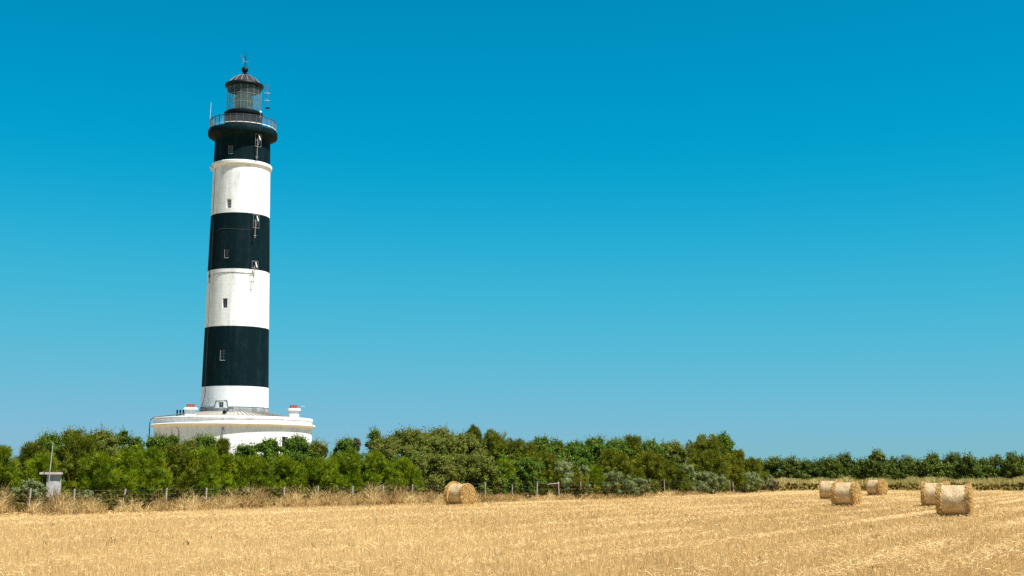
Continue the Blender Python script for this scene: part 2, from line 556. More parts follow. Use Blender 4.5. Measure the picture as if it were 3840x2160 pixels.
# railing: top rail, toe board, posts and panels of balusters
rail = MB().lathe([(3.37, 38.33), (3.43, 38.33), (3.43, 38.39), (3.37, 38.39)], 128, close=True).build('railing', M['rail_dark'], lh, True)
toe0 = MB().lathe([(3.385, 37.52), (3.415, 37.52), (3.415, 37.59), (3.385, 37.59)], 6, R(0.7), R(10.55), close=True)
bal = MB()
for k in range(6):
    a = R(11.25) * (k + 0.5) / 6
    x, y = 3.40 * math.sin(a), -3.40 * math.cos(a)
    bal.tube([(x, y, 37.60), (x, y, 38.33)], 0.012, 4)
post = MB().tube([(0, -3.40, 37.34), (0, -3.40, 38.45)], 0.030, 6)
t0 = toe0.build('toe_board', M['lamp_white'], rail)
b0 = bal.build('baluster_panel', M['rail_metal'], rail)
p0 = post.build('rail_post', M['rail_dark'], rail)
for k in range(1, 32):
    for o in (t0, b0, p0):
        copy_obj(o, rail, None, k * R(11.25))

# lantern
MB().lathe([(1.90, 37.36), (1.90, 38.98), (1.99, 39.02), (2.02, 39.12), (2.02, 39.28), (1.95, 39.34), (1.2, 39.36)], 96).build('lantern_drum', M['black_metal'], lh, True)
lantern = MB().lathe([(1.70, 39.36), (1.80, 39.36), (1.80, 39.43), (1.70, 39.43)], 96, close=True).build('lantern', M['black_metal'], lh, True)
bar = MB().tube([(0, -1.76, 39.40), (0, -1.76, 42.10)], 0.022, 6)
ba = bar.build('glazing_bar', M['astragal'], lantern, rz=R(11.25))
for k in range(1, 16):
    copy_obj(ba, lantern, None, R(11.25 + 22.5 * k))
for z in (40.25, 41.15):
    MB().lathe([(1.745, z - 0.018), (1.775, z - 0.018), (1.775, z + 0.018), (1.745, z + 0.018)], 64, close=True).build('glazing_ring', M['astragal'], lantern, True)
for z0, z1 in ((39.45, 40.22), (40.28, 41.12), (41.18, 42.08)):
    pn = MB().lathe([(1.755, z0), (1.755, z1)], 4, R(-10.2), R(10.2)).build('pane', M['lantern_glass'], lantern, True)
    for k in range(1, 16):
        copy_obj(pn, lantern, None, R(22.5 * k))
blind = MB().lathe([(1.66, 41.72), (1.70, 41.72), (1.70, 42.12), (1.66, 42.12)], 64, close=True).build('inner_hood', M['black_metal'], lh, True)
# lens: stacked prism rings on a pedestal
prof = [(0.55, 39.5)]
for k in range(13):
    z = 39.62 + k * 0.135
    rr = 0.98 - 0.030 * abs(k - 6) ** 1.35 * 0.55
    prof += [(rr - 0.07, z), (rr, z + 0.05), (rr - 0.02, z + 0.12)]
prof += [(0.5, 41.42)]
lens = MB().lathe(prof, 24).build('lens', M['lens_glass'], lh)
MB().lathe([(0.45, 40.25), (1.015, 40.25), (1.015, 40.32), (0.45, 40.32)], 24, close=True).build('lens_frame', M['lens_brass'], lens)
MB().lathe([(0.45, 40.78), (1.015, 40.78), (1.015, 40.85), (0.45, 40.85)], 24, close=True).build('lens_frame', M['lens_brass'], lens)
strut = MB().tube([(0, -1.03, 39.5), (0, -1.03, 41.4)], 0.03, 5)
s0 = strut.build('lens_strut', M['black_metal'], lens, rz=R(20))
for k in range(1, 8):
    copy_obj(s0, lens, None, R(20 + 45 * k))

# dome: sixteen sheets between pale ribs, gutter, ball finial
MB().lathe([(1.70, 42.06), (1.86, 42.06), (1.98, 42.14), (2.03, 42.28), (1.98, 42.42), (1.80, 42.50), (1.62, 42.52), (1.62, 42.30)], 96).build('eave_gutter', M['black_metal'], lh, True)
dome_prof = [(1.74, 42.46), (1.57, 42.66), (1.34, 42.90), (1.07, 43.12), (0.76, 43.31), (0.50, 43.43), (0.30, 43.53)]
dp = MB().lathe(dome_prof, 3, R(-11.1), R(11.1)).build('dome_panel', M['bronze'], lh, True)
rb = MB().tube([(0, -r - 0.01, z + 0.02) for r, z in dome_prof], [0.055, 0.055, 0.05, 0.045, 0.04, 0.03, 0.02], 5).build('dome_rib', M['rib_metal'], lh, rz=R(11.25))
for k in range(1, 16):
    copy_obj(dp, lh, None, R(22.5 * k))
    copy_obj(rb, lh, None, R(11.25 + 22.5 * k))
MB().lathe([(0.34, 43.48), (0.30, 43.56), (0.22, 43.62), (0.27, 43.68), (0.20, 43.74), (0.14, 43.78)], 24).build('finial_neck', M['black_metal'], lh, True)
MB().lathe([(0.36 * math.cos(t), 44.10 + 0.36 * math.sin(t)) for t in np.linspace(-1.45, 1.5, 14)], 24).build('finial_ball', M['black_metal'], lh, True)
vane = MB().tube([(0, 0, 44.4), (0, 0, 45.55)], [0.06, 0.025], 6)
vane.tube([(-0.50, 0, 45.50), (0.12, 0, 45.50)], 0.022, 5).build('weather_vane', M['black_metal'], lh)
vn = MB()
vn.add([(-0.52, -0.01, 45.62), (-0.28, -0.01, 45.50), (-0.34, -0.01, 45.42), (-0.52, 0.01, 45.62), (-0.28, 0.01, 45.50), (-0.34, 0.01, 45.42)],
       [(0, 1, 2), (5, 4, 3), (0, 3, 4, 1), (1, 4, 5, 2), (2, 5, 3, 0)])
vn.tube([(-0.24, 0, 45.42), (-0.22, 0, 45.10)], 0.045, 5)
vn.tube([(-0.20, 0, 45.06), (0.10, 0, 44.96)], 0.03, 5)
vn.tube([(-0.36, 0, 44.72), (-0.20, 0, 44.86)], 0.022, 5)
vn.tube([(0.16, 0, 44.98), (0.34, 0, 45.04)], 0.03, 5).build('wind_sensor', M['rail_metal'], lh)
MB().tube([(0.0, 0.05, 44.4), (-0.05, 0.05, 46.38)], [0.022, 0.012], 5).build('lightning_rod', M['black_metal'], lh)
MB().tube([(0.22, 0, 44.30), (0.10, 0, 46.05)], [0.022, 0.012], 5).build('lightning_rod', M['black_metal'], lh)

# aerials on the gallery
MB().tube([(-3.42, 0, 37.8), (-3.40, 0, 38.7), (-3.36, 0, 40.35)], [0.022, 0.018, 0.012], 5).build('whip_aerial', M['lamp_white'], lh)
mast = MB().tube([(2.25, -0.6, 37.36), (2.28, -0.6, 42.55)], 0.022, 5)
mast.tube([(1.70, -0.4, 42.52), (2.62, -0.6, 42.42)], 0.018, 5).tube([(2.45, -0.6, 42.45), (2.46, -0.6, 39.6)], 0.016, 5)
mast.build('aerial_mast', M['cable'], lh)
for z in (41.55, 40.75):
    MB().tube([(2.05, -0.6, z), (2.72, -0.6, z - 0.03)], 0.02, 5).tube([(2.38, -0.75, z - 0.12), (2.40, -0.5, z + 0.12)], 0.045, 6).build('aerial_element', M['bracket'], lh)
MB().lathe([(0.02, -0.05), (0.24, -0.02), (0.28, 0.03), (0.02, 0.06)], 16).build('aerial_disc', M['black_metal'], lh, True, loc=(2.48, -0.6, 39.9))
MB().lathe([(0.13 * math.cos(t), 0.13 * math.sin(t)) for t in np.linspace(-1.5, 1.5, 9)], 14).build('camera_dome', M['lamp_white'], lh, True, loc=(1.72, -1.25, 39.25))
MB().tube([(1.72, -1.25, 38.5), (1.72, -1.25, 39.15)], 0.035, 6).tube([(1.55, -1.35, 38.62), (1.95, -1.30, 38.78)], 0.03, 5).build('camera_bracket', M['bracket'], lh)

# floodlight brackets on the shaft
def floodlight(phi, z0, z1, pole_to, label):
    zc = (z0 + z1) / 2
    rw = tower_r(zc) + 0.37
    h, w = z1 - z0, 0.66
    fm = MB()
    for x in (-w / 2, w / 2):
        fm.tube([(x, 0, -h / 2), (x, 0, h / 2)], 0.015, 5)
    for z in (-h / 2, 0, h / 2):
        fm.tube([(-w / 2, 0, z), (w / 2, 0, z)], 0.016, 5)
    fm.tube([(-w / 2, 0, h / 2), (-w / 2, 0.42, h / 2)], 0.018, 5).tube([(-w / 2, 0, -h / 2), (-w / 2, 0.42, -h / 2)], 0.018, 5)
    o = fm.build('floodlight_bracket', M['bracket'], lh, loc=(rw * math.sin(phi), -rw * math.cos(phi), zc), rz=phi)
    o['label'] = label
    MB().tube([(-0.10, -0.04, h * 0.16), (-0.12, -0.02, pole_to - zc)], 0.034, 6).tube([(-0.26, -0.02, pole_to - zc + 0.25), (0.04, -0.02, pole_to - zc + 0.25)], 0.022, 5) \
        .tube([(-0.12, -0.02, pole_to - zc + 0.3), (-0.12, 0.40, pole_to - zc + 0.3)], 0.02, 5).build('pole', M['bracket'], o)
    MB().tube([(0.10, -0.03, -0.08), (-0.02, -0.03, -h * 0.40)], 0.020, 5).build('brace', M['bracket'], o)
    lm = MB()
    lm.add([(-0.02, -0.10, h * 0.42), (0.08, -0.10, h * 0.42), (0.22, -0.12, 0.06), (0.12, -0.12, 0.06),
            (-0.02, 0.0, h * 0.42), (0.08, 0.0, h * 0.42), (0.22, -0.02, 0.06), (0.12, -0.02, 0.06)],
           [(3, 2, 1, 0), (4, 5, 6, 7), (0, 1, 5, 4), (1, 2, 6, 5), (2, 3, 7, 6), (3, 0, 4, 7)])
    lm.build('lamp', M['lamp_white'], o)
    return o


floodlight(R(29), 35.15, 36.45, 33.78, 'floodlight bracket on the top black band')
floodlight(R(28), 26.61, 27.96, 25.55, 'floodlight bracket on the middle black band')
floodlight(R(27), 21.81, 23.15, 20.75, 'floodlight bracket across the edge of the middle white band')

# cables and conductors on the shaft
def cable(pts, rad=0.02, mat='cable', name='cable'):
    return MB().tube([on_wall(a, z, rad) for a, z in pts], rad, 4).build(name, M[mat], lh)


cable([(R(-68), 22.10 - 0.45), (R(-50), 22.0 - 0.2)] + [(R(a), 21.95 + 0.03 * math.sin(a)) for a in range(-45, 26, 7)], 0.022)
cable([(R(-50), 26.3)] + [(R(a), 26.45 - 0.05 * math.cos(a * 0.1)) for a in range(-44, 27, 7)], 0.014, 'rail_dark')
cable([(R(-62), z) for z in np.arange(10.4, 28.1, 1.0)], 0.014, 'pipe', 'lightning_conductor')
cable([(R(-66), z) for z in np.arange(28.2, 33.1, 0.8)], 0.022, 'cable', 'lightning_conductor')
cable([(R(-60), 10.4), (R(-60), 9.6), (R(-66), 8.9), (R(-72), 8.3), (R(-74), 7.9)], 0.028)
mb = MB().tube([on_wall(R(-66), 21.0, 0.05), on_wall(R(-66), 22.4, 0.05)], 0.03, 5)
mb.box(on_wall(R(-66), 21.75, 0.05), (0.12, 0.12, 0.3), R(-66)).build('junction_bracket', M['cable'], lh)
mb = MB().tube([on_wall(R(-72), 33.05, 0.25), on_wall(R(-80), 33.35, 0.30), on_wall(R(-86), 33.30, 0.24), on_wall(R(-84), 32.95, 0.16)], 0.10, 7)
mb.build('cable_box', M['cream'], lh, True)

# base ring building
MB().lathe([(7.83, 0), (7.83, 6.42)], 128).build('ring_wall', M['white'], lh, True)
MB().lathe([(7.82, 6.36), (7.90, 6.38), (7.93, 6.46), (8.10, 6.52), (8.18, 6.58), (8.18, 6.66), (8.10, 6.71), (7.80, 6.73)], 128).build('cornice', M['cream'], lh, True)
MB().lathe([(7.84, 6.70), (7.84, 7.08), (7.90, 7.10), (7.92, 7.17), (7.90, 7.30), (7.86, 7.34), (7.45, 7.35), (7.45, 7.0)], 128).build('parapet', M['white'], lh, True)
roof = MB().lathe([(7.5, 7.12), (3.40, 7.98)], 96).build('roof', M['zinc'], lh, True)
seam = MB()
seam.add([(-0.022, -7.46, 7.115), (0.022, -7.46, 7.115), (0.022, -3.46, 7.95), (-0.022, -3.46, 7.95),
          (-0.022, -7.46, 7.19), (0.022, -7.46, 7.19), (0.022, -3.46, 8.03), (-0.022, -3.46, 8.03)],
         [(3, 2, 1, 0), (4, 5, 6, 7), (0, 1, 5, 4), (1, 2, 6, 5), (2, 3, 7, 6), (3, 0, 4, 7)])
sm = seam.build('seam', M['zinc'], roof)
for k in range(1, 80):
    copy_obj(sm, roof, None, R(4.5 * k))
MB().lathe([(3.47, 7.86), (3.475, 8.30), (3.44, 8.34), (3.40, 8.35)], 96).build('lead_collar', M['lead'], lh, True)
# dark pipe round the collar, stepping over the low window
pts = []
for a in np.arange(-88, 89, 4):
    if -34 < a < -11:
        continue
    pts.append((R(a), 8.42))
left = [q for q in pts if q[0] < R(-30)] + [(R(-34), 8.42), (R(-33), 9.02), (R(-12.5), 9.06), (R(-11), 8.42)] + [q for q in pts if q[0] > R(-10)]
cable(left, 0.03)
MB().box((0, 0, 0), (0.42, 0.35, 0.60)).box((0, 0, 0.33), (0.55, 0.45, 0.06)).build('vent_box', M['lead'], lh, loc=(-3.62 * math.sin(R(6)), -3.72, 8.05), rz=R(-6))
MB().lathe([(0.02, 0), (0.20, 0.02), (0.17, 0.25), (0.02, 0.36)], 12).build('vent_cowl', M['black_metal'], lh, True, loc=(-0.95, -5.0, 7.66))

# pipes on the ring wall
def ring_pipe(phi, z0, z1, rad, mat, bend=None):
    r = 7.83 + rad + 0.01
    pts = [((r + (0.22 if z > 6.3 else 0)) * math.sin(phi + (bend or 0) * max(0, z - 5.6)), -(r + (0.22 if z > 6.3 else 0)) * math.cos(phi + (bend or 0) * max(0, z - 5.6)), z)
           for z in np.arange(z0, z1 + 0.01, 0.35)]
    return MB().tube(pts, rad, 7).build('drainpipe', M[mat], lh)


ring_pipe(R(-7.6), 0.02, 5.5, 0.055, 'frame_grey')
ring_pipe(R(-7.6), 5.52, 6.38, 0.085, 'pipe')
ring_pipe(R(-41), 0.02, 6.35, 0.030, 'rust', -0.03)
lp = [(-8.26, -0.3, 0.02), (-8.26, -0.3, 6.9), (-8.14, -0.3, 7.25), (-7.85, -0.2, 7.46), (-6.0, 0.2, 7.72), (-4.3, 0.6, 7.98)]
MB().tube(lp, 0.06, 6).build('drainpipe', M['cable'], lh)

# window in the ring wall
wp = R(38)
q = (7.85 * math.sin(wp), -7.85 * math.cos(wp), 4.75)
wmb = MB().box((-0.42, 0, 0), (0.14, 0.16, 1.3)).box((0.42, 0, 0), (0.14, 0.16, 1.3)).box((0, 0, 0.72), (0.98, 0.16, 0.14))
wo = wmb.build('window', M['cream'], lh, loc=q, rz=wp)
MB().box((0, 0.02, 0), (0.70, 0.06, 1.3)).build('pane', M['window_glass'], wo)
MB().box((0.18, -0.02, 0), (0.05, 0.06, 1.3)).build('frame', M['frame_grey'], wo)


def chimney(phi, r, z0, h, pot_mat, label, w=0.95, pot_h=1.0):
    c = MB().box((0, 0, h / 2), (w, 0.62, h)).build('chimney', M['white'], lh, loc=(r * math.sin(phi), -r * math.cos(phi), z0), rz=phi * 0.2)
    c['label'] = label
    MB().box((0, 0, h + 0.07), (w + 0.28, 0.9, 0.14)).box((0, 0, h + 0.18), (w + 0.16, 0.78, 0.07)).build('cap', M['white'], c)
    pm = MB().lathe([(0.125, 0), (0.115, 0.22), (0.125, 0.26), (0.125, 0.33), (0.09, 0.33), (0.09, 0.1)], 14)
    p = pm.build('chimney_pot', M[pot_mat], c, True, loc=(-w * 0.29, 0, h + 0.21))
    p.scale = (1 / pot_h ** 0.4, 1 / pot_h ** 0.4, pot_h)
    for k in (0, 1):
        copy_obj(p, c, (w * 0.29 * k, 0, h + 0.21))
    return c


chimney(R(-37), 6.9, 7.05, 0.94, 'terracotta', 'white chimney with three terracotta pots, left of the tower')
chimney(R(53), 7.2, 7.05, 1.0, 'terracotta', 'white chimney with three terracotta pots, right of the tower')
chimney(R(-127), 6.9, 6.95, 0.50, 'shaded_pot', 'low rear chimney with three dark pots', 1.2, 2.3)
MB().tube([(6.35, -4.35, 7.2), (6.42, -4.35, 8.52)], 0.025, 5).tube([(6.40, -4.35, 8.48), (6.85, -4.35, 8.46)], 0.02, 5).tube([(6.6, -4.5, 8.40), (6.6, -4.2, 8.56)], 0.02, 5) \
    .build('roof_aerial', M['bracket'], lh)

# ------------------------------------------------------------------ hut and pole
hx, hy = place(200, 61.5)
hut = empty('utility_hut', (hx, hy, 0), R(20))
tag(hut, 'small pale rendered hut with flat overhanging slab roof beside the fence', 'hut')
hb = MB().box((0, 0, 0.88), (0.64, 0.70, 1.76))
hb.build('wall', M['concrete'], hut)
MB().box((-0.14, 0, 1.815), (1.02, 1.0, 0.10)).build('roof_slab', M['roof_slab'], hut)
MB().box((0.0, -0.36, 0.8), (0.46, 0.02, 1.4)).build('door', M['concrete'], hut)
px_, py_ = place(180, 60.6)
pole = MB().tube([(0, 0, 0), (0.02, 0, 1.6), (0.12, 0, 3.22)], [0.026, 0.024, 0.018], 7).build('metal_pole', M['pole'], None, True, loc=(px_, py_, 0))
tag(pole, 'thin bare grey pole leaning slightly in front of the small hut', 'pole')

# ------------------------------------------------------------------ fence
fence = empty('wire_fence', (*place(1194, 75.0), 0))
tag(fence, 'post and wire fence with weathered wooden posts running along the hedge', 'fence')
f0 = np.array((*place(1194, 75.0), 0))
rng = np.random.default_rng(5)
POSTS = [(-10, 1.25, 0), (110, 1.15, 0.05), (215, 1.15, 0.02), (275, 1.10, 0.05), (460, 1.08, 0.13), (621, 1.10, 0.05), (774, 1.08, 0.0), (927, 1.08, 0.03), (1065, 1.08, 0.02), (1194, 1.12, -0.02),
         (1321, 1.10, 0.03), (1438, 1.12, -0.02), (1544, 1.15, 0.04), (1643, 1.15, 0), (1740, 1.18, 0.02), (1819, 1.28, 0.0), (1920, 1.24, 0.02), (2013, 1.25, 0.03),
         (2097, 1.28, -0.05), (2181, 1.26, -0.06), (2493, 1.32, -0.04), (2738, 1.25, -0.06), (2752, 1.1, -0.09)]
tops = []
for px, h, lean in POSTS:
    x, y = place(px, fence_d(px))
    w = rng.uniform(0.10, 0.13)
    if px in (1819, 1920, 2493, 2181):
        w = 0.085
    b = np.array((x, y, 0)) - f0
    t = b + np.array((lean * h, 0, h))
    MB().tube([b, (b + t) / 2 + rng.normal(0, 0.01, 3), t], [w * 0.45, w * 0.42, w * 0.38], 7).build('post', M['post_wood'], fence)
    tops.append((b, t))
for k, fz in enumerate((0.93, 0.74, 0.55, 0.36)):
    MB().tube([b + (t - b) * fz + np.array((0, -0.06, 0)) for b, t in tops], 0.0025, 4).build('wire', M['wire'], fence)
a, b = place(2053, fence_d(2053)), place(2097, fence_d(2097))
MB().tube([np.array((a[0], a[1] - 0.1, 1.06)) - f0, np.array((b[0], b[1] - 0.1, 1.13)) - f0], 0.028, 6).build('rail', M['post_wood'], fence)

# ------------------------------------------------------------------ shrubs
UP = np.array((0, 0, 1.0))


def unit(v):
    return v / (np.linalg.norm(v, axis=-1, keepdims=True) + 1e-9)


def sphere_dirs(rng, n, up_bias=0.25):
    d = unit(rng.normal(size=(n, 3)))
    d[:, 2] += up_bias
    return unit(d)


def blob_cloud(rng, w, dp, h, z0, nb, wide=None):
    """centres and radii of leaf clumps of a dome-shaped shrub: w wide near the top, `wide` at the foot, h high"""
    wide = wide or w
    v = rng.uniform(0, 1, nb) ** 0.75
    v[: max(3, nb // 6)] = rng.uniform(0.86, 1.0, max(3, nb // 6))
    a = rng.uniform(0, 2 * math.pi, nb)
    dome = np.sqrt(np.clip(1 - np.clip((v - 0.30) / 0.72, 0, 1) ** 2.2, 0, 1))
    ww = wide + (w - wide) * np.clip((v - 0.25) / 0.4, 0, 1)
    u = rng.uniform(0.12, 1.0, nb) ** 0.5
    rb = np.minimum(w * 0.5, h * 0.40) * rng.uniform(0.20, 0.42, nb) * (1.06 - 0.30 * v)
    x = np.cos(a) * u * np.maximum(dome * ww / 2 - rb * 0.85, 0.05)
    y = np.sin(a) * u * np.maximum(dome * dp / 2 - rb * 0.85, 0.05)
    z = z0 + rb * 0.8 + v * (h - z0 - 1.75 * rb)
    x += rng.normal(0, 0.06, nb) * w
    return np.stack([x, y, z], 1), rb


def leaves(rng, c, rb, n, size, aspect, out, shell=(0.72, 1.42)):
    p = rb ** 2
    i = rng.choice(len(c), n, p=p / p.sum())
    d = sphere_dirs(rng, n, 0.30)
    pos = c[i] + d * (rb[i] * (shell[0] + (shell[1] - shell[0]) * rng.uniform(0, 1, n) ** 1.6))[:, None]
    pos[:, 2] = np.maximum(pos[:, 2], 0.03)
    nrm = unit(d * out + unit(rng.normal(size=(n, 3))) * 0.9 + UP * 0.25)
    t = unit(np.cross(nrm, unit(rng.normal(size=(n, 3)))))
    b = np.cross(nrm, t)
    s = size * rng.uniform(0.6, 1.35, n)
    L, W = (t * s[:, None]), (b * (s * aspect)[:, None])
    q = np.stack([pos - L, pos - W * 0.9 + L * 0.1, pos + L, pos + W * 0.9 + L * 0.1], 1)
    clump = rng.normal(0, 0.13, len(c))
    tint = np.clip(0.45 + clump[i] + rng.normal(0, 0.16, n), 0, 0.97)
    return q.reshape(-1, 3), tint


def sprays(rng, c, rb, n, length, width):
    """feathery shoots: each clump is an upright plume that leans outwards, clothed in fine needles"""
    m = len(c)
    out = c * np.array((1, 1, 0.0))
    out = out / (np.abs(out).max() + 1e-6)
    ax = unit(out * 0.75 + UP * 1.0 + rng.normal(0, 0.28, (m, 3)) + np.array((0.10, 0, 0)))
    half = rb * rng.uniform(1.1, 1.8, m)
    rad = rb * rng.uniform(0.50, 0.80, m)
    p = rad * half
    i = rng.choice(m, n, p=p / p.sum())
    t = rng.uniform(-1, 1, n)
    perp = rng.normal(size=(n, 3))
    perp = unit(perp - ax[i] * (perp * ax[i]).sum(1, keepdims=True))
    prof = np.sqrt(np.clip(1 - np.abs(t) ** 2.2, 0, 1)) * (1.0 - 0.25 * t)
    rr = rad[i] * prof * rng.uniform(0.35, 1.0, n) ** 0.6
    st = c[i] - UP * (rb[i] * 0.35)[:, None] + ax[i] * (half[i] * t)[:, None] + perp * rr[:, None]
    dr = unit(ax[i] * 0.85 + perp * 0.55 + rng.normal(0, 0.30, (n, 3)))
    L = length * rng.uniform(0.4, 1.4, n)
    tip = st + dr * L[:, None]
    st[:, 2] = np.maximum(st[:, 2], 0.03)
    tip[:, 2] = np.maximum(tip[:, 2], 0.04)
    side = unit(np.cross(dr, rng.normal(size=(n, 3)))) * (width * rng.uniform(0.6, 1.4, n))[:, None]
    q = np.stack([st + dr * (L * 0.12)[:, None] - side, st + dr * (L * 0.2)[:, None] + side, tip], 1)
    clump = rng.normal(0, 0.13, m)
    tint = np.clip(0.42 + clump[i] + rng.normal(0, 0.12, n) + rng.normal(0, 0.04), 0, 0.97)
    return q.reshape(-1, 3), tint


def core_quads(rng, c, rb, k=0.78):
    """a closed low-poly lump inside every clump, so that the crown is not see-through"""
    qs = []
    nu, nv = 7, 5
    for ci, r in zip(c, rb):
        ph = rng.uniform(0, 6.28)
        g = np.zeros((nv + 1, nu, 3))
        for j in range(nv + 1):
            th = math.pi * j / nv
            for i in range(nu):
                a = ph + 2 * math.pi * i / nu
                rr = r * k * rng.uniform(0.85, 1.1)
                g[j, i] = ci + rr * np.array((math.sin(th) * math.cos(a), math.sin(th) * math.sin(a), -math.cos(th)))
        g[..., 2] = np.maximum(g[..., 2], 0.02)
        for j in range(nv):
            for i in range(nu):
                i2 = (i + 1) % nu
                qs.append((g[j, i], g[j, i2], g[j + 1, i2], g[j + 1, i]))
    qs = np.array(qs).reshape(-1, 3)
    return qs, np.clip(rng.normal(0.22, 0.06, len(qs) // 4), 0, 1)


def shrub(name, label, cat, kind, px, top_py, wpx, d, seed, group, z0f=0.06, dens=1.0, gaps=1.0, twigs=0):
    rng = np.random.default_rng(seed)
    x, y = place(px, d)
    h = height(top_py, d)
    w = wpx / F_PX * d * {'ever': 1.45 if px < 1700 else 1.85, 'olive': 1.3, 'tam': 1.12, 'tam_olive': 1.3, 'far': 1.35, 'grey': 1.25}.get(kind, 1.0)
    dp = max(1.6, min(w, 4.5) * 0.9)
    t = empty(name, (x, y, 0))
    tag(t, label, cat, group)
    wide = max(w, 0.62 * h) if kind != 'grey' else w
    nb = int(np.clip(26 + w * h * 3.6, 30, 95) * gaps)
    if kind in ('tam', 'tam_olive'):
        nb = int(nb * 1.0)
    c, rb = blob_cloud(rng, w, dp, h, h * z0f * 0.3, nb, wide)
    if kind in ('tam', 'tam_olive'):
        rb = rb * 1.15
    px_m = d * 3.75 / F_PX                       # metres a pixel covers out there: sets how fine the leaves need to be
    area = (w * 0.5 + wide * 0.5) * h
    if kind in ('tam', 'tam_olive'):
        n = int(np.clip(area * 2000 * dens * (65 / d) ** 1.2, 5000, 24000))
        V, T = sprays(rng, c, rb, n, 0.24 if d < 100 else 0.30, max(0.010, px_m * 0.30))
        a, b = core_quads(rng, c - UP * (rb * 0.35)[:, None], rb, 0.62)
    else:
        s = max(0.045, px_m * (0.95 if kind != 'grey' else 0.62))
        n = int(np.clip(area * 6.5 / (s * s * 2.0) * dens * 0.55, 1500, 14000))
        V, T = leaves(rng, c, rb, n, s, 0.55 if kind != 'grey' else 0.42, 0.9)
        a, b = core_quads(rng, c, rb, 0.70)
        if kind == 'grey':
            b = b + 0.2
    if kind in ('tam', 'tam_olive'):
        a = a.reshape(-1, 4, 3)[:, (0, 1, 2, 0, 2, 3)].reshape(-1, 3)
        b = np.repeat(b, 2)
        twigs = 0
    V, T = np.concatenate([V, a]), np.concatenate([T, b])
    if kind in ('ever', 'olive', 'far'):
        m, q = int(30 + 14 * w), 7
        up = np.argsort(-c[:, 2])[: max(4, int(len(c) * 0.6))]
        i = up[rng.integers(0, len(up), m)]
        dd = unit(rng.normal(0, 0.5, (m, 3)) + UP * 0.9)
        tt = np.linspace(0.6, 1.0, q)[None, :, None] + rng.uniform(-0.05, 0.05, (m, q, 1))
        ext = (rb[i] * 1.05 + rng.uniform(0.08, 0.42, m) * (1.0 if kind != 'far' else 1.7))[:, None, None]
        pos = (c[i][:, None, :] + dd[:, None, :] * ext * tt).reshape(-1, 3) + rng.normal(0, s * 0.5, (m * q, 3))
        nr = unit(rng.normal(size=(m * q, 3)))
        ta = unit(np.cross(nr, rng.normal(size=(m * q, 3)))) * (s * 0.75)
        bi = np.cross(nr, ta) * 0.5
        V = np.concatenate([V, np.stack([pos - ta, pos - bi, pos + ta, pos + bi], 1).reshape(-1, 3)])
        T = np.concatenate([T, np.clip(rng.normal(0.62, 0.2, m * q), 0, 1)])
    if twigs:
        i = rng.choice(len(c), twigs)
        d0 = unit(rng.normal(0, 0.35, (twigs, 3)) + UP)
        st = c[i] + unit(d0 * np.array((1, 1, 0.6))) * (rb[i] * 0.6)[:, None]
        tp = st + d0 * (rb[i] * 0.5 + rng.uniform(0.05, 0.35, twigs))[:, None]
        sd = np.tile(np.array((0.018, 0, 0)), (twigs, 1))
        V = np.concatenate([V, np.stack([st - sd, st + sd, tp + sd * 0.4, tp - sd * 0.4], 1).reshape(-1, 3)])
        T = np.concatenate([T, np.full(twigs, 0.98)])
    poly_mesh('crown', V, 3 if kind in ('tam', 'tam_olive') else 4, M[kind], T, t)
    sb = MB()
    ns = 3 if w > 1.5 else 2
    for k in range(ns):
        a = 2 * math.pi * k / ns + rng.uniform(0, 1)
        q = c[rng.integers(len(c))]
        sb.tube([(0.18 * math.cos(a), 0.18 * math.sin(a), 0), (q[0] * 0.4, q[1] * 0.4, q[2] * 0.45), (q[0] * 0.85, q[1] * 0.85, q[2] * 0.9)], [0.075, 0.05, 0.02], 6)
    sb.build('stem', M['bark'], t)
    return t


GT, GE, GO, GG, GH = ('feathery bushes along the fence', 'broadleaf evergreens behind the fence', 'olive green thicket shrubs in the hedge', 'grey saltbushes at the hedge foot', 'trees of the far hedge')
TB, EV, OL, SB = 'tamarisk_bush', 'evergreen_shrub', 'thicket_shrub', 'saltbush'
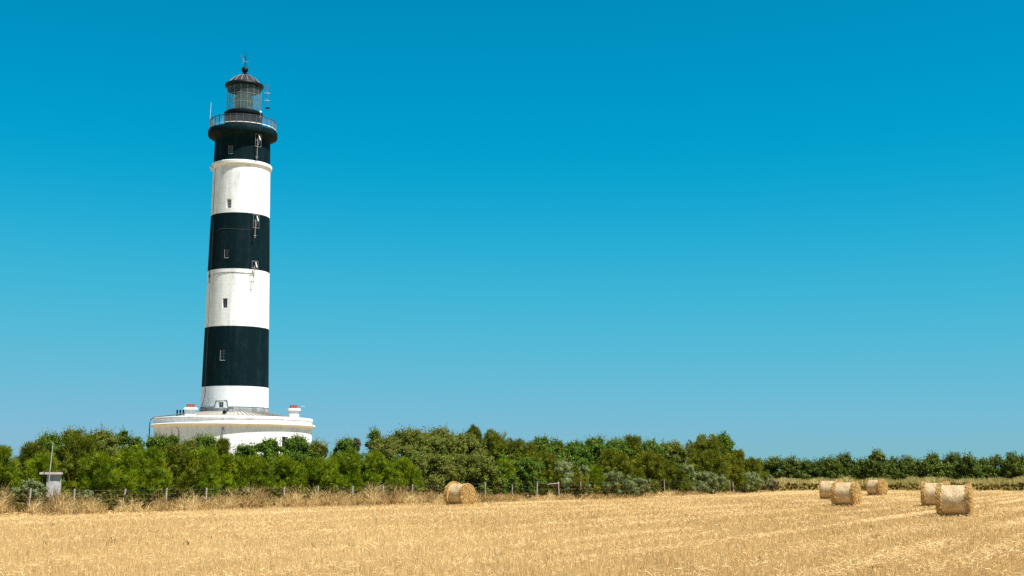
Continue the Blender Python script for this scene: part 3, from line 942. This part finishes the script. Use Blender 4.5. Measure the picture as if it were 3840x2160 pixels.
# name, kind, column, top row, width, metres behind the fence, label, extras
S = [
    (TB, 'tam', -10, 1684, 190, 4.5, 'feathery green bush cut by the left edge of the picture'),
    (TB, 'tam_olive', 108, 1668, 130, 5.5, 'yellowish feathery bush with pointed top left of the thin pole'),
    (TB, 'tam', 160, 1712, 130, 3.5, 'low feathery bush directly behind the small hut roof'),
    (TB, 'tam_olive', 288, 1632, 170, 5.5, 'tall feathery bush with golden top just right of the thin pole'),
    (TB, 'tam', 385, 1705, 190, 3.0, 'rounded bright feathery bush between the small hut and the leaning fence post'),
    (TB, 'tam', 470, 1682, 150, 4.0, 'darker feathery bush behind the leaning fence post'),
    (TB, 'tam', 560, 1690, 160, 3.2, 'bright feathery bush left of the ring building, below the sky notch'),
    (TB, 'tam_olive', 655, 1672, 180, 4.2, 'feathery bush in front of the left end of the ring building'),
    (TB, 'tam', 760, 1688, 190, 3.0, 'feathery bush under the left chimney of the ring building'),
    (TB, 'tam_olive', 822, 1652, 80, 6.0, 'slim upright feathery bush left of the bare white wall gap'),
    (TB, 'tam', 856, 1706, 100, 4.6, 'short feathery bush filling the foot of the white wall gap'),
    (TB, 'tam', 945, 1712, 190, 2.6, 'neat rounded feathery bush right of the white wall gap'),
    (TB, 'tam', 1062, 1716, 150, 3.4, 'feathery bush under the small ground floor window'),
    (TB, 'tam', 1190, 1722, 190, 2.6, 'feathery bush below the right end of the ring building'),
    (TB, 'tam', 1300, 1700, 190, 3.2, 'bright feathery bush left of the pale gap in the hedge'),
    (TB, 'tam', 1405, 1702, 180, 2.8, 'bright feathery bush below the small round dark treetop'),
    (TB, 'tam', 1505, 1722, 150, 2.4, 'last bright feathery bush before the big olive thicket'),
    (EV, 'ever', 178, 1624, 140, 9.0, 'dark round evergreen shrub behind the top of the thin pole', dict(twigs=14)),
    (OL, 'olive', 262, 1607, 110, 10.0, 'olive leafy shrub forming the highest hump at the far left', dict(twigs=16)),
    (OL, 'olive', 375, 1612, 190, 10.0, 'pale olive shrub with flat wind-cut top at the left', dict(twigs=22)),
    (EV, 'ever', 458, 1614, 70, 9.5, 'small dark evergreen dome at the right end of the flat top', dict(twigs=4)),
    (EV, 'ever', 503, 1640, 75, 9.0, 'dark evergreen shrub sloping down to the sky notch', dict(twigs=5)),
    (EV, 'ever', 573, 1632, 70, 9.5, 'olive tinged evergreen touching the left edge of the ring building'),
    (EV, 'ever', 628, 1624, 90, 9.0, 'dark evergreen dome against the left end of the ring building'),
    (OL, 'olive', 700, 1652, 100, 8.0, 'lower leafy shrub between two dark domes before the ring building'),
    (EV, 'ever', 762, 1630, 120, 9.0, 'dark evergreen dome left of the grey drainpipe'),
    (EV, 'ever', 915, 1662, 110, 8.0, 'dark evergreen shrub sloping up right of the white wall gap'),
    (EV, 'ever', 1008, 1640, 110, 9.0, 'evergreen shrub left of the small ground floor window'),
    (EV, 'ever', 1112, 1634, 120, 9.0, 'dark evergreen dome right of the small ground floor window', dict(twigs=6)),
    (OL, 'olive', 1188, 1654, 100, 8.0, 'brownish twiggy shrub off the right corner of the ring building', dict(twigs=60)),
    (EV, 'ever', 1295, 1642, 110, 9.0, 'dark evergreen shrub just left of the pale gap in the hedge'),
    ('dry_shrub', 'dry', 1337, 1640, 45, 8.6, 'half dead grey brown shrub beside the pale gap in the hedge', dict(twigs=60)),
    (EV, 'ever', 1402, 1612, 62, 10.0, 'small round dark treetop right of the pale gap in the hedge'),
    (OL, 'olive', 1440, 1640, 140, 8.0, 'leafy thicket shrub with bare stems at the left of the big mound', dict(twigs=30)),
    (OL, 'olive', 1535, 1608, 210, 9.0, 'left crest of the big olive thicket mound', dict(twigs=40)),
    (OL, 'olive', 1650, 1604, 200, 9.0, 'highest crest of the big olive thicket mound', dict(twigs=40)),
    (OL, 'olive', 1745, 1626, 160, 7.0, 'right shoulder of the big olive thicket mound', dict(twigs=20)),
    (OL, 'olive', 1600, 1705, 240, 2.6, 'lower front of the olive thicket, left of the lone bale'),
    (OL, 'olive', 1750, 1702, 210, 3.2, 'lower front of the olive thicket above the lone bale'),
    (EV, 'ever', 1838, 1745, 130, 2.4, 'dark glossy shrub at the hedge foot right of the lone bale'),
    (TB, 'tam_olive', 1772, 1606, 80, 8.0, 'feathery spire that is the highest point above the lone bale'),
    (TB, 'tam_olive', 1850, 1618, 120, 8.0, 'dark olive feathery bush right of the highest feathery spire'),
    (TB, 'tam_olive', 1945, 1650, 150, 7.0, 'broad olive feathery bush in the middle of the hedge skyline'),
    (TB, 'tam', 1885, 1724, 90, 2.6, 'yellow green feathery clump low right of the lone bale'),
    (EV, 'ever', 1958, 1712, 110, 3.4, 'very dark low evergreen behind a thin straight fence post'),
    (EV, 'ever', 2028, 1640, 80, 9.0, 'spiky brown tipped evergreen on the middle skyline', dict(twigs=10)),
    (EV, 'ever', 2082, 1648, 70, 9.0, 'dark evergreen left of the dip in the middle skyline', dict(twigs=6)),
    (TB, 'tam_olive', 2040, 1695, 120, 4.5, 'olive feathery bush hanging over the fence left of the broken rail'),
    (EV, 'ever', 2155, 1654, 100, 8.5, 'bright leaved evergreen just right of the skyline dip', dict(twigs=6)),
    (EV, 'ever', 2232, 1638, 100, 9.0, 'evergreen dome at the centre right of the skyline', dict(twigs=10)),
    (EV, 'ever', 2312, 1645, 100, 8.5, 'yellowish evergreen left of the brown topped feathery bush', dict(twigs=8)),
    (TB, 'tam_olive', 2372, 1642, 100, 7.5, 'brown topped feathery bush with dark upright stems'),
    (TB, 'tam_olive', 2295, 1694, 130, 4.5, 'golden olive feathery bush in the middle of the right hedge half'),
    (TB, 'tam_olive', 2140, 1748, 90, 2.4, 'low dark feathery bush between two grey saltbushes'),
    (TB, 'tam', 2232, 1758, 70, 2.2, 'small yellow green feathery tuft among the grey saltbushes'),
    (EV, 'ever', 2440, 1656, 90, 8.0, 'leafy evergreen right of the brown topped feathery bush'),
    (OL, 'olive', 2522, 1656, 150, 7.5, 'pale olive leafy dome in the right part of the hedge', dict(twigs=12)),
    (TB, 'tam_olive', 2430, 1702, 130, 4.5, 'olive feathery bush over dark shade left of a tall thin post'),
    (TB, 'tam_olive', 2505, 1730, 120, 2.6, 'feathery bush hanging above the lone tall thin post'),
    ('tamarisk_tree', 'tam_olive', 2645, 1634, 150, 8.0, 'tall ragged feathery tree near the right end of the hedge', dict(gaps=0.8)),
    ('tamarisk_tree', 'ever', 2716, 1624, 66, 8.5, 'open dark treetop with sky showing through at the right end', dict(gaps=0.7, dens=0.55)),
    (TB, 'tam_olive', 2775, 1690, 60, 6.0, 'last ragged feathery bush at the right end of the hedge', dict(gaps=0.8)),
    (TB, 'tam_olive', 2650, 1692, 170, 5.0, 'broad olive feathery bush above the largest grey saltbush'),
    (TB, 'tam_olive', 2740, 1712, 100, 3.5, 'olive feathery bush between the two right grey saltbushes'),
    (TB, 'tam_olive', 2820, 1722, 90, 4.0, 'low olive feathery bush behind the last grey saltbush'),
    (SB, 'grey', 112, 1798, 135, 0.7, 'grey saltbush left of the small hut'),
    (SB, 'grey', 325, 1838, 90, 0.6, 'small grey leafy bush right of the small hut'),
    (SB, 'grey', 2105, 1722, 95, 2.8, 'pale grey upright saltbush above the broken fence rail'),
    (SB, 'grey', 2188, 1742, 60, 2.2, 'narrow grey saltbush behind the fence near the broken rail'),
    (SB, 'grey', 2300, 1768, 150, 1.0, 'grey saltbush right of the small yellow green tuft'),
    (SB, 'grey', 2395, 1790, 110, 0.6, 'greenish low saltbush left of the lone tall thin post'),
    (SB, 'grey', 2575, 1738, 90, 3.0, 'pale saltbush top rising behind the largest grey saltbush'),
    (SB, 'grey', 2635, 1768, 190, 1.0, 'largest grey saltbush, right of the lone tall thin post'),
    (SB, 'grey', 2805, 1768, 130, 0.8, 'grey saltbush near the right end of the hedge'),
    (SB, 'grey', 2868, 1774, 80, 3.0, 'last sloping grey saltbush where the hedge ends'),
]
GR = {'tam': GT, 'tam_olive': GT, 'ever': GE, 'olive': GO, 'grey': GG}
for i, s in enumerate(S):
    nm, kd, px, ty, w, off, lab = s[:7]
    ex_ = s[7] if len(s) > 7 else {}
    shrub(nm, lab, 'tree' if 'tree' in nm else 'bush', kd, px, ty, w, fence_d(px) + off, 100 + i, GR.get(kd), **ex_)
shrub('dry_shrub', 'brown dried bush at the very end of the hedge', 'bush', 'dry', 2893, 1800, 70, 131.0, 901, None)

# far hedge beyond the field
FAR = [(2850, 1722, 90), (2905, 1713, 80), (2965, 1716, 90), (3030, 1722, 90), (3085, 1716, 80), (3122, 1712, 60), (3175, 1698, 75), (3235, 1718, 70), (3295, 1684, 62), (3350, 1716, 90),
       (3405, 1712, 80), (3455, 1724, 70), (3503, 1694, 62), (3575, 1698, 80), (3635, 1702, 60), (3690, 1722, 70), (3745, 1708, 60), (3800, 1696, 62), (3850, 1702, 80)]
FL = ['leftmost tree of the far hedge, next to the near hedge end', 'second tree of the far hedge from its left end', 'third far hedge tree, left of the bales', 'flat topped far hedge tree left of the two left bales',
      'far hedge tree above the left bale of the pair', 'small far hedge tree right above the pair of bales', 'pointed taller far hedge tree right of the left pair of bales', 'low far hedge tree in the dip left of the tallest one',
      'tallest ragged tree standing out of the far hedge', 'far hedge tree just right of the tallest ragged one', 'rounded far hedge tree left of the low dip', 'lowest far hedge tree in the dip above the right bales',
      'ragged far hedge tree right of the low dip, above the right pair of bales', 'broad far hedge tree above the nearest bale', 'pointed far hedge tree right of the nearest bale', 'low far hedge tree right of the pointed one',
      'third far hedge tree from the right edge', 'tall spiky far hedge tree next to the right edge', 'far hedge tree cut by the right edge of the picture']
for i, ((px, ty, w), lab) in enumerate(zip(FAR, FL)):
    shrub('hedge_tree', lab, 'tree', 'far', px, ty + 7, w * 1.15, 186 + 8 * math.sin(i * 2.1), 300 + i, GH, dens=1.0, gaps=0.7, twigs=14)
    # a lower growth of the same hedge fills in below
mass_v, mass_t = [], []
rng = np.random.default_rng(77)
for px in range(2780, 4060, 24):
    d = 182 + rng.uniform(-3, 3)
    x, y = place(px, d)
    c, rb = blob_cloud(rng, 3.6, 3.0, rng.uniform(2.2, 4.0), 0.1, 18)
    V, T = leaves(rng, c, rb, 650, 0.16, 0.6, 0.9)
    a, b = core_quads(rng, c, rb, 0.75)
    for q, t_ in ((V, T), (a, b)):
        mass_v.append(q + np.array((x, y, 0)))
        mass_t.append(t_)
ug = poly_mesh('hedge_undergrowth', np.concatenate(mass_v), 4, M['far'], np.concatenate(mass_t))
tag(ug, 'dense dark undergrowth along the foot of the far hedge', 'undergrowth', kind='stuff')

mass_v, mass_t = [], []
for px in range(-260, 2860, 34):
    d = fence_d(px) + rng.uniform(5.0, 7.0)
    x, y = place(px, d)
    c, rb = blob_cloud(rng, 2.6, 2.4, rng.uniform(1.7, 2.5) * (1.0 if px < 1400 else 1.35), 0.02, 16)
    V, T = leaves(rng, c, rb, 450, 0.07, 0.6, 0.9)
    a, b = core_quads(rng, c, rb, 0.75)
    for q, t_ in ((V, T), (a, b)):
        mass_v.append(q + np.array((x, y, 0)))
        mass_t.append(t_)
ug = poly_mesh('hedge_undergrowth', np.concatenate(mass_v), 4, M['ever'], np.concatenate(mass_t))
tag(ug, 'dark leafy undergrowth inside the near hedge behind the fence', 'undergrowth', kind='stuff')

# ------------------------------------------------------------------ grasses
def blade_quads(rng, base, h, w, lean):
    n = len(base)
    az = rng.uniform(0, 2 * math.pi, n)
    side = np.stack([np.cos(az), np.sin(az), np.zeros(n)], 1) * (w / 2)[:, None]
    l1 = lean * (h * 0.35)[:, None]
    mid = base + l1 * 0.5 + UP * (h * 0.55)[:, None]
    tip = base + l1 * 2.0 + UP * (h * 0.98)[:, None] - UP * (np.linalg.norm(lean, axis=1) * h * 0.22)[:, None]
    q1 = np.stack([base - side, base + side, mid + side * 0.9, mid - side * 0.9], 1)
    q2 = np.stack([mid - side * 0.9, mid + side * 0.9, tip + side * 0.35, tip - side * 0.35], 1)
    return np.concatenate([q1, q2]).reshape(-1, 3)


def vnoise(rng, x, scale, octs=3):
    """cheap smooth 1-D noise"""
    out = np.zeros_like(x)
    for o in range(octs):
        k = rng.uniform(0, 1, 4096)
        u = x / scale * 2 ** o + 700
        i = np.floor(u).astype(int)
        f = u - i
        f = f * f * (3 - 2 * f)
        out += (k[i % 4096] * (1 - f) + k[(i + 1) % 4096] * f) * 0.5 ** o
    return out / (2 - 0.5 ** (octs - 1))


rng = np.random.default_rng(11)
n = 60000
gpx = rng.uniform(-250, 2960, n)
ge, gf = np.interp(gpx, ex, ed), np.interp(gpx, fx, fd)
u = rng.uniform(0, 1, n) ** 1.25
gd = ge + 0.1 + (np.maximum(gf - ge, 2.0) + 1.0) * u
gx = lateral(gpx, gd)
tuft = vnoise(rng, gpx, 60) * 0.6 + vnoise(rng, gpx + 9000, 17) * 0.4
tall = np.interp(gpx, [-250, 150, 500, 700, 1000, 1400, 1560, 1700, 1900, 2150, 2960], [1.15, 1.05, 0.65, 0.75, 1.0, 1.0, 0.85, 0.65, 0.55, 0.45, 0.4])
keep = rng.uniform(0, 1, n) < np.clip((tuft - 0.30) * 3.2, 0.06, 1)
h = tall * (0.35 + 0.75 * u) * np.clip(0.10 + 1.9 * tuft ** 1.2, 0.25, 1.7) * rng.uniform(0.55, 1.15, n)
gx, gd, h, gpx, u = gx[keep], gd[keep], h[keep], gpx[keep], u[keep]
n = len(gx)
ln = rng.normal(0, 0.55, (n, 3)); ln[:, 2] = 0
ln[:, 0] += 0.8 * (vnoise(rng, gpx, 26) - 0.5)
V = blade_quads(rng, np.stack([gx, gd, np.zeros(n)], 1), h, rng.uniform(0.016, 0.036, n), ln)
T = np.clip(0.40 + 0.9 * (vnoise(rng, gpx, 35) - 0.40) + rng.normal(0, 0.20, n), 0, 0.93)
T[rng.uniform(0, 1, n) < 0.02] = 1.0
tag(poly_mesh('dry_grass', V, 4, M['grass'], np.concatenate([T, T])), 'tall dry golden grass along the fence at the field edge', 'grass', kind='stuff')

# brambles and weeds tangled under the fence
mass_v, mass_t = [], []
for px in np.arange(-120, 2930, 22):
    d = fence_d(px) + rng.uniform(-0.5, 1.6)
    x, y = place(px + rng.uniform(-8, 8), d)
    hh = rng.uniform(0.5, 1.15) * (1.0 if px > 500 else 0.9)
    c, rb = blob_cloud(rng, rng.uniform(0.9, 1.7), 1.2, hh, 0.02, 7)
    V, T = leaves(rng, c, rb, 330, 0.055, 0.55, 0.6, (0.6, 1.3))
    a, b = core_quads(rng, c, rb, 0.6)
    shift = rng.normal(0, 0.12)
    mass_v += [V + np.array((x, y, 0)), a + np.array((x, y, 0))]
    mass_t += [np.clip(T + shift, 0, 1), b]
tag(poly_mesh('bramble_undergrowth', np.concatenate(mass_v), 4, M['bramble'], np.concatenate(mass_t)), 'tangled dark brambles and weeds under the fence and hedge', 'undergrowth', kind='stuff')

# verge beyond the field on the right
n = 26000
gpx = rng.uniform(2840, 4150, n)
gd = rng.uniform(144, 168, n)
gx = lateral(gpx, gd)
h = 1.25 * (0.75 + 0.5 * vnoise(rng, gpx, 30)) * rng.uniform(0.7, 1.25, n)
ln = rng.normal(0, 0.3, (n, 3)); ln[:, 2] = 0
V = blade_quads(rng, np.stack([gx, gd, np.zeros(n)], 1), h, rng.uniform(0.03, 0.07, n), ln)
T = np.clip(0.5 + 0.5 * (vnoise(rng, gpx, 60) - 0.5) + rng.normal(0, 0.2, n), 0, 1)
tag(poly_mesh('verge_grass', V, 4, M['verge'], np.concatenate([T, T])), 'tall yellow green grass on the verge before the far hedge', 'grass', kind='stuff')
mass_v, mass_t = [], []
for px in np.arange(2890, 4100, 16):
    d = 142 + rng.uniform(-0.8, 1.5)
    x, y = place(px + rng.uniform(-6, 6), d)
    c, rb = blob_cloud(rng, rng.uniform(1.2, 2.2), 1.3, rng.uniform(0.45, 0.98), 0.02, 7)
    V, T = leaves(rng, c, rb, 300, 0.09, 0.55, 0.6, (0.6, 1.25))
    a, b = core_quads(rng, c, rb, 0.6)
    shift = rng.normal(0.05, 0.14)
    mass_v += [V + np.array((x, y, 0)), a + np.array((x, y, 0))]
    mass_t += [np.clip(T + shift, 0, 1), b]
tag(poly_mesh('verge_weeds', np.concatenate(mass_v), 4, M['bramble'], np.concatenate(mass_t)), 'dark weedy band along the far edge of the stubble', 'weeds', kind='stuff')

# ------------------------------------------------------------------ stubble, loose straw and weeds in the field
rng = np.random.default_rng(21)
ROW = np.array((math.sin(R(28)), math.cos(R(28))))
ACR = np.array((math.cos(R(28)), -math.sin(R(28))))


def in_field(x, d):
    px = x / (d * math.cos(PITCH) - 0.2) * F_PX + 1920
    return d < np.interp(px, ex, ed) - 0.1


n = 590000
d = 19.0 * (145.0 / 19.0) ** rng.uniform(0, 1, n)          # thins out with distance
x = rng.uniform(-0.46, 0.46, n) * d
k = in_field(x, d)
x, d = x[k], d[k]
# snap to drill rows 0.15 m apart, loosely
ac = x * ACR[0] + d * ACR[1]
off = np.round(ac / 0.15) * 0.15 - ac + rng.normal(0, 0.03, len(ac))
x, d = x + off * ACR[0], d + off * ACR[1]
n = len(x)
w = rng.uniform(0.005, 0.009, n) * np.clip(d / 26, 1.0, 3.0)
h = rng.uniform(0.07, 0.18, n)
az = rng.uniform(0, math.pi, n)
side = np.stack([np.cos(az), np.sin(az), np.zeros(n)], 1) * (w / 2)[:, None]
base = np.stack([x, d, np.full(n, 0.004)], 1)
tip = base + np.stack([rng.normal(0, 0.035, n), rng.normal(0, 0.035, n), h], 1)
V = np.stack([base - side, base + side, tip + side * 0.8], 1).reshape(-1, 3)
sw = (np.sin(x * 0.31 + d * 0.07) + np.sin(x * 0.13 - d * 0.19 + 1.7) + np.sin(x * 0.52 + d * 0.11 + 0.6)) / 3
T = np.clip(rng.normal(0.42, 0.13, n) + 0.10 * sw - 0.10 * np.clip((x - 2) / 14, -1, 1), 0, 1)
tag(poly_mesh('stubble', V, 3, M['straw'], T), 'short cut straw stubble covering the field', 'stubble', kind='stuff')

# loose straw left in lines by the baler, and scattered thinly everywhere
LINES = [(-2.6, 0.5, 0.35), (-4.3, 0.6, 0.32), (-5.8, 0.9, 0.32), (-8.2, 0.35, 0.5), (-10.9, 0.8, 0.16), (-12.6, 0.25, 0.3), (-14.2, 0.45, 0.18), (-17.4, 0.35, 0.4),
         (-19.6, 0.35, 0.35), (-22.5, 0.45, 0.7), (-25.8, 0.3, 0.4), (-29.0, 0.6, 0.8), (-32.5, 0.6, 0.8), (-36.0, 0.8, 0.6), (-40.0, 0.8, 0.7), (-44.5, 0.8, 0.7), (-49.0, 0.6, 0.7)]
pts = []
for j, (L, amount, sig) in enumerate(LINES):
    m = int(42000 * amount)
    s = -20 + 170 * rng.uniform(0, 1, m) ** 1.2
    wob = L + rng.normal(0, sig, m) + 0.5 * (vnoise(rng, s, 16) - 0.5)
    dens = vnoise(rng, s + 37 * j, 8)
    kk = rng.uniform(0, 1, m) < np.clip((dens - 0.28) * 2.2, 0.04, 1)
    p = ROW[None, :] * s[kk, None] + ACR[None, :] * wob[kk, None]
    pts.append(p)
p = np.concatenate(pts)
m = 14000
dd = 19.0 * (140.0 / 19.0) ** rng.uniform(0, 1, m)
p = np.concatenate([p, np.stack([rng.uniform(-0.46, 0.46, m) * dd, dd], 1)])
k = (p[:, 1] > 18) & (np.abs(p[:, 0]) < 0.47 * p[:, 1])
p = p[k]
k = in_field(p[:, 0], p[:, 1])
p = p[k]
n = len(p)
az = rng.uniform(0, 2 * math.pi, n)
L = rng.uniform(0.025, 0.07, n)
w = rng.uniform(0.006, 0.011, n) * np.clip(p[:, 1] / 28, 1, 2.4)
dv = np.stack([np.cos(az), np.sin(az), rng.normal(0, 0.25, n)], 1) * L[:, None]
sd = np.stack([-np.sin(az), np.cos(az), rng.normal(0, 0.3, n)], 1) * (w / 2)[:, None]
c = np.stack([p[:, 0], p[:, 1], rng.uniform(0.05, 0.16, n)], 1)
V = np.stack([c - dv - sd, c + dv - sd, c + dv + sd, c - dv + sd], 1).reshape(-1, 3)
T = np.clip(rng.normal(0.72, 0.14, n), 0, 1)
tag(poly_mesh('loose_straw', V, 4, M['straw'], T), 'pale loose straw lying in lines on the stubble', 'straw', kind='stuff')

m = 60
dd = rng.uniform(22, 90, m)
xx = rng.uniform(-0.42, 0.42, m) * dd
k = in_field(xx, dd)
wv = []
for x0, d0 in zip(xx[k], dd[k]):
    q = rng.integers(5, 14)
    bb = np.stack([x0 + rng.normal(0, 0.06, q), d0 + rng.normal(0, 0.06, q), np.full(q, 0.01)], 1)
    ln = rng.normal(0, 0.9, (q, 3)); ln[:, 2] = 0
    wv.append(blade_quads(rng, bb, rng.uniform(0.06, 0.18, q), rng.uniform(0.012, 0.03, q), ln))
V = np.concatenate(wv)
tag(poly_mesh('field_weeds', V, 4, M['weed'], rng.uniform(0, 1, len(V) // 4)), 'small dark weeds scattered through the stubble', 'weeds', kind='stuff')

# ------------------------------------------------------------------ straw bales
def straw_end(rng, x0, x1, r_in, r_out, side):
    """bulging straw end: a lumpy plug from x0 outwards to x1 with loose stalks standing off it"""
    nu = 30
    prof = [(0.0, r_in * 0.98), (0.18, r_out * 0.99), (0.5, r_out), (0.8, r_out * 0.93), (0.96, r_out * 0.72), (1.0, r_out * 0.42), (1.02, 0.02)]
    g = []
    ph = rng.uniform(0, 1, (len(prof), nu))
    for j, (t, r) in enumerate(prof):
        for i in range(nu):
            a = 2 * math.pi * i / nu
            rr = r * (1 + 0.05 * (ph[j, i] - 0.5)) if r > 0.1 else r
            g.append((side * (x0 + (x1 - x0) * t + 0.03 * (ph[j, i] - 0.5)), rr * math.cos(a), max(0.66 + rr * math.sin(a), 0.004)))
    g = np.array(g).reshape(len(prof), nu, 3)
    q = []
    for j in range(len(prof) - 1):
        for i in range(nu):
            i2 = (i + 1) % nu
            q.append((g[j, i], g[j, i2], g[j + 1, i2], g[j + 1, i]))
    q = np.array(q)
    tq = rng.normal(0.35, 0.12, len(q))
    # stalks
    n = 3600
    t = rng.uniform(0, 1, n)
    face = rng.uniform(0, 1, n) < 0.6
    a = rng.uniform(0, 2 * math.pi, n)
    rad = np.where(face, r_out * 0.95 * np.sqrt(rng.uniform(0, 1, n)), r_out)
    bulge = np.interp(rad / r_out, [0, 0.42, 0.72, 0.93, 1.0], [1.02, 1.0, 0.96, 0.8, 0.5])
    xx = np.where(face, x0 + (x1 - x0) * bulge, x0 + (x1 - x0) * t * 0.8)
    c = np.stack([side * xx, rad * np.cos(a), 0.66 + rad * np.sin(a)], 1)
    nrm = np.where(face[:, None], np.array((side, 0, 0.0)), np.stack([np.zeros(n), np.cos(a), np.sin(a)], 1))
    dv = rng.normal(size=(n, 3)) - UP * 0.35
    dv = unit(dv - nrm * (dv * nrm).sum(1, keepdims=True) * 0.75) * rng.uniform(0.03, 0.10, n)[:, None]
    c = c + nrm * rng.uniform(-0.01, 0.035, n)[:, None]
    sd = unit(np.cross(dv, rng.normal(size=(n, 3)))) * rng.uniform(0.005, 0.011, n)[:, None]
    s = np.stack([c - dv - sd, c + dv - sd, c + dv + sd, c - dv + sd], 1)
    s[..., 2] = np.maximum(s[..., 2], 0.008)
    # straw fallen round the foot of the end
    m = 260
    f = np.stack([side * (x0 + rng.uniform(-0.1, 1.3, m) * (x1 - x0) + np.abs(rng.normal(0, 0.08, m))), rng.normal(0, 0.45, m), np.abs(rng.normal(0, 0.05, m)) + 0.02], 1)
    fd_ = unit(rng.normal(size=(m, 3)) * np.array((1, 1, 0.4))) * rng.uniform(0.06, 0.15, m)[:, None]
    fs = unit(np.cross(fd_, rng.normal(size=(m, 3)))) * 0.008
    s2 = np.stack([f - fd_ - fs, f + fd_ - fs, f + fd_ + fs, f - fd_ + fs], 1)
    s2[..., 2] = np.maximum(s2[..., 2], 0.008)
    V = np.concatenate([q, s, s2]).reshape(-1, 3)
    T = np.clip(np.concatenate([tq, rng.normal(0.55, 0.22, n), rng.normal(0.6, 0.2, m)]), 0, 1)
    return V, T


def bale(px, d, yaw, label, seed, left=(0.22, 0.68), right=(0.22, 0.68), half=0.58, scale=1.0):
    rng = np.random.default_rng(seed)
    x, y = place(px, d)
    t = empty('straw_bale', (x, y, 0), yaw)
    t.scale = (scale,) * 3
    tag(t, label, 'straw bale', 'round straw bales on the stubble')
    nu, nx = 48, 14
    vs, fs = [], []
    bump_ = rng.normal(0, 0.006, (nx + 1, nu))
    bump_ = (bump_ + np.roll(bump_, 1, 1) + np.roll(bump_, 2, 1)) / 1.8
    for j in range(nx + 1):
        f = -1 + 2 * j / nx
        for i in range(nu):
            a = 2 * math.pi * i / nu
            r = 0.655 + bump_[j, i] - 0.012 * abs(f) ** 6
            vs.append((half * f, r * math.cos(a), max(0.66 + r * math.sin(a) * (1.0 if math.sin(a) > 0 else 0.985), 0.006)))
    for j in range(nx):
        for i in range(nu):
            i2 = (i + 1) % nu
            fs.append((j * nu + i, j * nu + i2, (j + 1) * nu + i2, (j + 1) * nu + i))
    MB().add(vs, fs).build('net_wrap', M['net'], t, True)
    for side, (ln, r) in ((-1, left), (1, right)):
        V, T = straw_end(rng, half - 0.02, half + ln, 0.65, r, side)
        poly_mesh('straw_end', V, 4, M['bale_straw'], T, t)
    return t


bale(1729, 74.6, R(-40), 'lone straw bale near the fence in the middle, its straw end facing right', 41, (0.30, 0.76), (0.14, 0.66), 0.46, 0.93)
bale(3112, 91.0, R(-28), 'rear straw bale of the left pair, half hidden by the one before it', 42, (0.04, 0.60), (0.34, 0.71), 0.52)
bale(3172, 72.6, R(-32), 'front straw bale of the left pair, with ragged straw at its left end', 43, (0.24, 0.67), (0.20, 0.66), 0.46)
bale(3283, 109.0, R(-46), 'farthest and smallest straw bale, alone between the two pairs', 44, (0.04, 0.60), (0.34, 0.70), 0.44)
bale(3506, 70.5, R(-24), 'rear straw bale of the right pair, partly hidden by the nearest bale', 45, (0.16, 0.68), (0.24, 0.69), 0.50)
bale(3580, 54.6, R(-24), 'nearest and largest straw bale, standing at the right', 46, (0.17, 0.68), (0.14, 0.67), 0.52)
